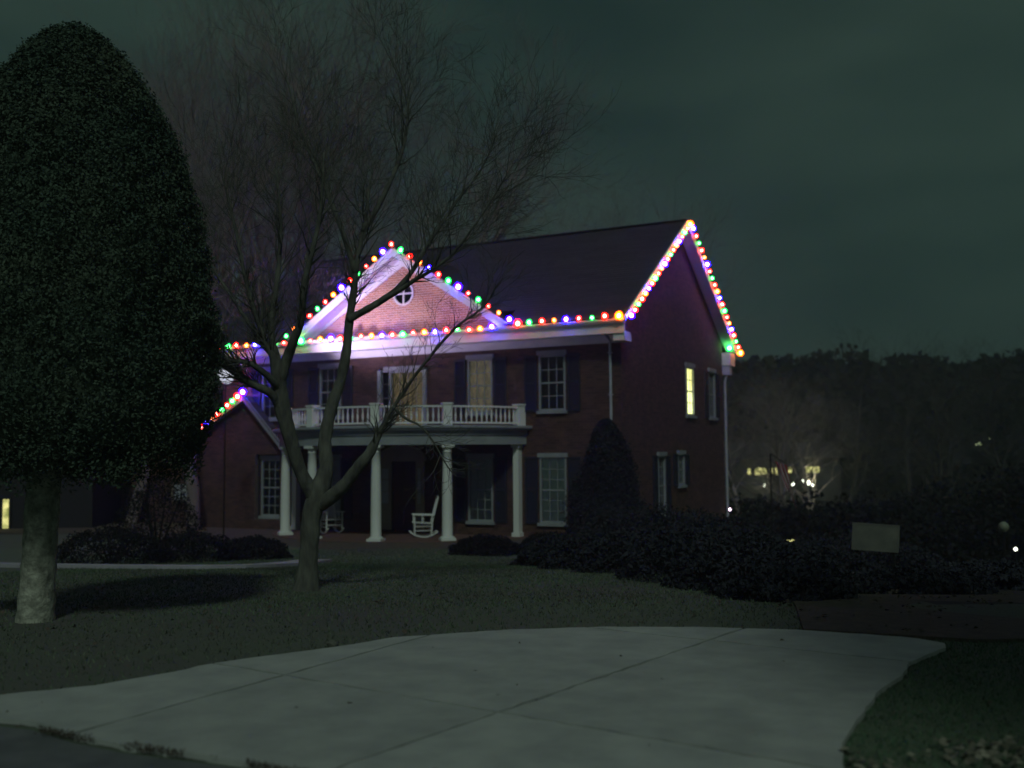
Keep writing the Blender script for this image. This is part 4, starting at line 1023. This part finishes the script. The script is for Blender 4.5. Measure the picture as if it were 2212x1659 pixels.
# ------------------------------------------------------------------ far valley at the right
def far_clump(name, pts, size, m, per, rads, label=None, kind='stuff'):
    P_ = []
    for p, r_ in zip(pts, rads):
        v = rng.normal(size=(per, 3)); v /= np.linalg.norm(v, axis=1)[:, None]; k = rng.random(per)**.4
        P_.append(np.array(p)+v*k[:, None]*r_*np.array([1, 1, 1.15]))
    P_ = np.concatenate(P_); o = link(name, leaves(name, P_, size, M[m], .7)); o['kind'] = kind
    return o
pts, rads = [], []
prof = [(1560, 795), (1640, 778), (1730, 785), (1790, 762), (1830, 765), (1880, 795), (1950, 785), (1990, 788), (2060, 800), (2110, 805), (2160, 792), (2230, 778), (2400, 770), (2700, 760), (3100, 765)]
for k in range(520):
    px = random.uniform(1480, 3100); d = random.uniform(88, 190); j = [p for p in prof if p[0] <= px][-1:] or [prof[0]]; nx = [p for p in prof if p[0] > px][:1] or [prof[-1]]
    (xa, ya), (xb, yb) = j[0], nx[0]; yt = ya+(yb-ya)*(px-xa)/max(1, xb-xa); py = random.triangular(yt+48, 1060, yt+75)
    if k % 3 == 0: py = yt+random.uniform(46, 70)
    p = at(px, py, d)
    r_ = random.uniform(2.0, 4.2)*d/130; pts.append(p); rads.append(r_)
far_clump('far_woods', pts, 1.0, 'woods', 420, rads)
pts, rads = [], []
for k in range(260):
    px = random.uniform(-1600, 1500); d = random.uniform(80, 150); py = random.uniform(720, 1030)
    pts.append(at(px, py, d)); rads.append(random.uniform(2.5, 4.5))
far_clump('far_woods', pts, 1.2, 'woods', 260, rads)
pts, rads = [], []
for k in range(230):
    px = random.uniform(1600, 2500); d = random.uniform(36, 62); py = random.uniform(1128, 1275)-(max(0, px-1800)*.16)
    pts.append(at(px, py, d)); rads.append(random.uniform(.8, 1.6))
far_clump('thicket', pts, .20, 'woods', 520, rads)
DT = mat('unlit_twigs', (.03, .028, .028), .95, col2=(.05, .045, .045), nscale=.6)  # darker twig copy: far trees left unlit by colour
for px, ptop, d, k, lab in [(1600, 800, 58, 0, 'pale bare tree just right of the house'), (1650, 830, 66, 1, 'bare tree above the row of lit windows'), (1700, 850, 62, 2, 'bare tree behind the flag'), (1745, 835, 70, 0, 'lit bare tree right of the flag'), (1800, 765, 80, 1, 'bare treetop that stands highest on the wooded skyline'),
                            (1960, 775, 84, 2, 'bare treetop over the middle of the wooded skyline'), (2200, 780, 78, 0, 'bare tree at the right edge of the picture'), (2060, 800, 72, 1, 'bare tree left of the lit house in the woods')]:
    top = at(px, ptop, d); b_ = np.array([top[0], top[1], float(gz(top[0], top[1]))]); H_ = top[2]-b_[2]
    t_ = thing('bare_tree', b_, lab, 'tree', 'bare trees across the valley'); s_ = H_/(17, 16, 15)[k]/.98; t_.scale = (s_*1.1, s_*1.1, s_); t_.rotation_euler = (0, 0, rng.uniform(0, 6.28))
    for nm, me in zip(('trunk', 'branches'), protos[k]):
        o = bpy.data.objects.new(nm, me); COL.objects.link(o); o.parent = t_
        if px > 1750: o.material_slots[0].link = 'OBJECT'; o.material_slots[0].material = DT

def AX(yaw): return np.array([math.cos(yaw), math.sin(yaw), 0]), np.array([-math.sin(yaw), math.cos(yaw), 0])
def far_house(c, w, dep, h, label, yaw, wins, wm, name='far_house', roofh=2.0):
    """c: ground centre of the front; wins: list of (x, z, w, h)"""
    t_ = thing(name, c, label, 'house'); ax, ay = AX(yaw); c = np.array(c)
    q = MB(); q.obox(c+ay*dep/2+ZZ*h/2, ax, ay, ZZ, w/2, dep/2, h/2); put('wall', q, M['darkwall'], t_)
    q = MB(); e = .4
    p = [c+ax*(-w/2-e)-ay*e+ZZ*h, c+ax*(w/2+e)-ay*e+ZZ*h, c+ax*(w/2+e)+ay*(dep+e)+ZZ*h, c+ax*(-w/2-e)+ay*(dep+e)+ZZ*h, c+ax*(-w/2-e)+ay*dep/2+ZZ*(h+roofh), c+ax*(w/2+e)+ay*dep/2+ZZ*(h+roofh)]
    i = [q.addv(z) for z in p]; q.f += [(i[0], i[1], i[5], i[4]), (i[2], i[3], i[4], i[5]), (i[0], i[4], i[3]), (i[1], i[2], i[5]), (i[3], i[2], i[1], i[0])]; put('roof', q, M['shingle'], t_)
    for (x, z, ww, hh) in wins:
        q = MB(); q.obox(c+ax*x-ay*.03+ZZ*z, ax, ay, ZZ, ww/2+.08, .03, hh/2+.08); f_ = put('window', q, M['darkwall'], t_)
        q = MB(); q.obox(c+ax*x-ay*.066+ZZ*z, ax, ay, ZZ, ww/2, .004, hh/2); put('pane', q, M[wm], f_)
    return t_
c = at(1672, 1018, 78); c2 = c.copy(); c2[2] = c[2]-2.2
far_house(c2, 10, 7, 3.2, 'far low house across the valley with a row of lit yellow windows', YAW, [(-1.9, 2.2, .25, .45), (-1.0, 2.2, .9, .5), (.05, 2.2, .75, .5), (1.15, 2.3, .35, .45), (2.9, 2.3, 1.0, .45)], 'farwin', roofh=1.2)
c = at(2150, 958, 95); c3 = c.copy(); c3[2] = c[2]-1.8
far_house(c3, 9, 7, 3.0, 'far house at the right edge with a floodlit pale green front', YAW+.2, [(-1.4, 1.9, 1.5, .5), (-.2, 1.9, 1.1, .8), (.35, 2.5, .35, .6), (1.3, 1.3, .6, .4), (2.2, 1.0, .7, .5)], 'fargreen', roofh=1.0)  # floodlit front is made of glowing panes; no lamp shines on it
c = at(6, 1110, 36); c4 = c.copy(); c4[2] = float(gz(c[0], c[1]))
far_house(c4, 6, 5, 2.6, 'neighbouring low building at the far left with a lit doorway', YAW+.1, [(.12, c[2]-c4[2], .20, 1.0), (-.18, c[2]-c4[2]+.2, .07, .6)], 'farwin')
def lamp(name, p, r_, label, m='farwhite', glow=0):
    zb = float(gz(p[0], p[1])); t_ = thing(name, (p[0], p[1], min(zb, p[2]-.3)), label, 'lamp', 'small lamps in the dark')
    q = MB(); q.lathe([(r_*.3, r_), (r_*.8, r_*.6), (r_, 0), (r_*.8, -r_*.6), (r_*.3, -r_)], 10, c=p); put('globe', q, M[m], t_, smooth=True)
    q = MB(); q.tube([(p[0], p[1], min(zb, p[2]-.3)), (p[0], p[1], p[2]-r_)], .03, 6); put('post', q, M['blackmetal'], t_)
    if glow:
        a = bpy.data.lights.new('lamp_glow', 'POINT'); a.energy = glow; a.color = (.95, 1.0, .62); a.shadow_soft_size = .2
        b = bpy.data.objects.new('lamp_glow', a); COL.objects.link(b); b.parent = t_; b.location = Vector([float(c) for c in p])-t_.location+Vector((0, 0, r_+.25))
    return t_
for px, py, d, r_, lab, mm_n in [(1651, 1048, 70, .09, 'white lamp below the lit windows, leftmost of its row', 'farwhite'), (1688, 1048, 70, .11, 'white lamp below the lit windows, just left of the flag', 'farwhite'), (1713, 1046, 70, .10, 'white lamp just right of the flag', 'farwhite'),
    (1737, 1038, 72, .12, 'upper left lamp of the cluster right of the flag', 'farwhite'), (1746, 1043, 72, .14, 'brightest lamp of the cluster right of the flag', 'farwhite'), (1755, 1048, 72, .09, 'rightmost lamp of the cluster right of the flag', 'farwhite'),
    (1702, 1170, 33, .07, 'yellow green garden lamp, left of the close pair', 'farwin'), (1712, 1170, 33, .07, 'yellow green garden lamp, right of the close pair', 'farwin'), (2194, 1186, 26, .045, 'small white lamp low at the right edge', 'farwhite'), (2176, 900, 110, .22, 'tiny pale lamp high in the woods at the right', 'farwhite'), (2168, 1138, 26, .13, 'dim greenish globe lamp at the right edge', 'globe_off'),
    (2050, 946, 95, .16, 'faint lamp left of the floodlit house', 'farwin')]:
    lamp('lamp', at(px, py, d), r_, lab, mm_n, glow={1651: 130, 1746: 220}.get(px, 0))
pl = thing('wall_lamp', (.16, HD+.1, -2.1), 'tiny pinkish white lamp on the rear corner downspout', 'lamp'); q = MB(); q.lathe([(.01, .05), (.045, .02), (.045, -.02), (.01, -.05)], 10, c=(.17, HD+.02, -2.05)); put('globe', q, emis('pink_lamp', (1, .75, .95), 6), pl)
q = MB(); q.box(.11, .14, HD-.0, HD+.05, -2.12, -1.98); put('bracket', q, M['blackmetal'], pl)
# flag hanging from a slanted pole
fl = thing('flag', at(1675, 1105, 34), 'limp red and white striped flag hanging from a pole right of the house', 'flag')
a_ = at(1672, 990, 34); 
q = MB(); gb_ = at(1664, 980, 34); q.tube([(gb_[0], gb_[1], float(gz(gb_[0], gb_[1]))), gb_], .025, 8); q.tube([gb_, at(1700, 1003, 34)], .014, 6); put('pole', q, M['blackmetal'], fl)
red = mat('flag_red', (.28, .03, .04), .9); wht = mat('flag_white', (.42, .38, .40), .9); blu = mat('flag_blue', (.03, .04, .14), .9)
for k in range(7):
    q = MB(); rows_ = []
    for j in range(13):
        t_ = j/12; l_ = [at(1674+k*3.4+t_*25+1.6*math.sin(t_*6+k), 996+k*1.2+t_*(62+k*5), 34+.06*math.sin(k*1.7+t_*5)), at(1674+(k+1)*3.4+t_*25+1.6*math.sin(t_*6+k+1)-t_*1.5, 996+(k+1)*1.2+t_*(62+(k+1)*5), 34+.06*math.sin((k+1)*1.7+t_*5))]
        rows_.append([q.addv(l_[0]), q.addv(l_[1])])
    for j in range(12): q.f.append((rows_[j][0], rows_[j][1], rows_[j+1][1], rows_[j+1][0]))
    put('stripe', q, red if k % 2 == 0 else wht, fl)
# sign board on two posts
s0 = at(1891, 1161, 20); sg = thing('sign_board', (s0[0], s0[1], float(gz(s0[0], s0[1]))), 'dim pale rectangular sign board on posts above the dark shrubs', 'sign')
ax, ay = AX(YAW-R(8)); tl = R(-4); axt = ax*math.cos(tl)+ZZ*math.sin(tl); zt = np.cross(axt, ay)
q = MB(); q.obox(s0, axt, ay, zt, .41, .012, .235); b_ = put('board', q, M['sign'], sg)
q = MB(); 
for s_ in (-1, 1):
    q.obox(s0+axt*s_*.425, axt, ay, zt, .014, .02, .262); q.obox(s0+zt*s_*.2485, axt, ay, zt, .410, .02, .013)
put('frame', q, M['sign'], b_)
for s_ in (-1, 1):
    p = s0+ax*s_*.33+ay*.04; q = MB(); q.box(p[0]-.03, p[0]+.03, p[1]-.025, p[1]+.03, float(gz(p[0], p[1]))-.1, p[2]+.2); put('post', q, M['blackmetal'], sg)

# ------------------------------------------------------------------ grass, leaves
def in_poly(l, d, poly):
    c_ = np.zeros(len(l), bool); n_ = len(poly)
    for i in range(n_):
        (x1, y1), (x2, y2) = poly[i], poly[(i+1) % n_]
        k = ((y1 > d) != (y2 > d)) & (l < (x2-x1)*(d-y1)/(y2-y1+1e-12)+x1); c_ ^= k
    return c_
def blades(name, n, l0, l1, d0, d1, h, m, avoid, w=.006, dpow=1.0):
    l = rng.uniform(l0, l1, n); d = d0+(d1-d0)*rng.random(n)**dpow
    keep = np.ones(n, bool)
    for a_ in avoid: keep &= ~in_poly(l, d, a_)
    l, d = l[keep], d[keep]; n = len(l)
    x = CAM[0]+l*R0[0]+d*F0[0]; y = CAM[1]+l*R0[1]+d*F0[1]; z = gz(x, y)
    a_ = rng.random(n)*2*math.pi; hh = h*rng.uniform(.4, 1.3, n); ln = rng.normal(size=(n, 2))*.5
    b_ = np.stack([x, y, z-.01], -1); sd_ = np.stack([np.cos(a_), np.sin(a_), 0*a_], -1)*w*(1+d[:, None]*.06)
    V = np.stack([b_-sd_, b_+sd_, b_+np.stack([ln[:, 0]*hh, ln[:, 1]*hh, hh], -1)], 1).reshape(-1, 3)
    o = link(name, np_mesh(name, V, np.arange(3*n).reshape(n, 3), m, np.repeat(rng.random(n), 3))); o['kind'] = 'stuff'
    return o
MUP = [(2.6, 9.4), (3.9, 8.85), (5.2, 8.9), (7.4, 9.4), (8.6, 11.2), (4.4, 12.3), (3.3, 12.7), (2.95, 11.0)]
blades('grass', 140000, -9, 4.5, 6.6, 27.5, .038, M['grass'], [DW, ST, MUP], .006, .8)
blades('grass', 42000, 1.2, 5.5, 4.6, 8.9, .034, M['grassgreen'], [DW, ST, MUP], .004, 1)
# ragged grass tufts along the driveway lip at the street
tl_, td_ = [], []
LIP = [(-3.14, 6.40), (-2.5, 6.0), (-1.76, 5.63), (-1.0, 5.27), (-.78, 4.6)]
n = 2600; k = rng.integers(0, 4, n); t_ = rng.random(n); A_ = np.array(LIP); p = A_[k]*(1-t_[:, None])+A_[k+1]*t_[:, None]+rng.normal(size=(n, 2))*.02
x = CAM[0]+p[:, 0]*R0[0]+p[:, 1]*F0[0]; y = CAM[1]+p[:, 0]*R0[1]+p[:, 1]*F0[1]
msk = (np.sin(p[:, 0]*9)+np.sin(p[:, 0]*23)*.6+rng.random(n)*.8) > .3; x, y = x[msk], y[msk]
P_ = np.stack([x, y, -1.58+rng.random(len(x))*.03], -1); o = link('grass_edge', leaves('grass_edge', P_, .018, M['mulch'], .4)); o['kind'] = 'stuff'
# pale leaf litter at the lower right, and a scatter over lawn and bed
def litter(name, n, l0, l1, d0, d1, s, m, avoid, hz=.02):
    l = rng.uniform(l0, l1, n); d = rng.uniform(d0, d1, n); kp = np.ones(n, bool)
    for a_ in avoid: kp &= ~in_poly(l, d, a_)
    kp &= (np.sin(l*6.1+d*2)+np.sin(d*7.3-l*3)+rng.normal(size=n)*.6) > .5
    l, d = l[kp], d[kp]; x = CAM[0]+l*R0[0]+d*F0[0]; y = CAM[1]+l*R0[1]+d*F0[1]
    P_ = np.stack([x, y, gz(x, y)+.02+hz*rng.random(len(x))], -1); o = link(name, leaves(name, P_, s, M[m], .7, flat=.75)); o['kind'] = 'stuff'
litter('leaf_litter', 260, -4, 3.4, 5.2, 9.3, .04, 'mulch', [ST], .015)
litter('leaf_litter', 900, 1.7, 3.2, 4.9, 5.75, .05, 'dryleaf', [DW, ST], .04)
litter('leaf_litter', 1600, 2.7, 8, 9.2, 12.6, .05, 'mulch', [DW], .05)
litter('leaf_litter', 900, -6, 3, 9.4, 16, .045, 'mulch', [DW, ST], .03)
# pale stone and scrap beside the driveway edge
rk = thing('stone', on_z(718, 1392, -1.6), 'small pale stone at the lawn edge of the driveway', 'stone')
q = MB(); 
import mathutils
pr = [(.01, .03), (.03, .025), (.05, .015), (.05, .0), (.04, -.03)]; q.lathe(pr, 9, c=tuple(on_z(718, 1392, -1.57)))
q.v = [(a+random.uniform(-.008, .008), b+random.uniform(-.008, .008), c+random.uniform(-.006, .006)) for a, b, c in q.v]; put('body', q, M['sign'], rk)

# ------------------------------------------------------------------ added haze volume standing in for lens veil, lifts the blacks
HAZE = True
if HAZE:
    hm = bpy.data.materials.new('haze'); hm.use_nodes = True; t = hm.node_tree; t.nodes.clear()
    o = nn(t, 'ShaderNodeOutputMaterial'); pv = nn(t, 'ShaderNodeVolumePrincipled')
    pv.inputs['Color'].default_value = (.82, .93, .92, 1); pv.inputs['Density'].default_value = .0023; pv.inputs['Anisotropy'].default_value = .55
    t.links.new(pv.outputs[0], o.inputs['Volume'])
    c_ = ld(0, 270); q = MB(); q.obox(c_+ZZ*16, R0, F0, ZZ, 420, 345, 26.5)
    tag(put('haze', q, hm), kind='stuff')
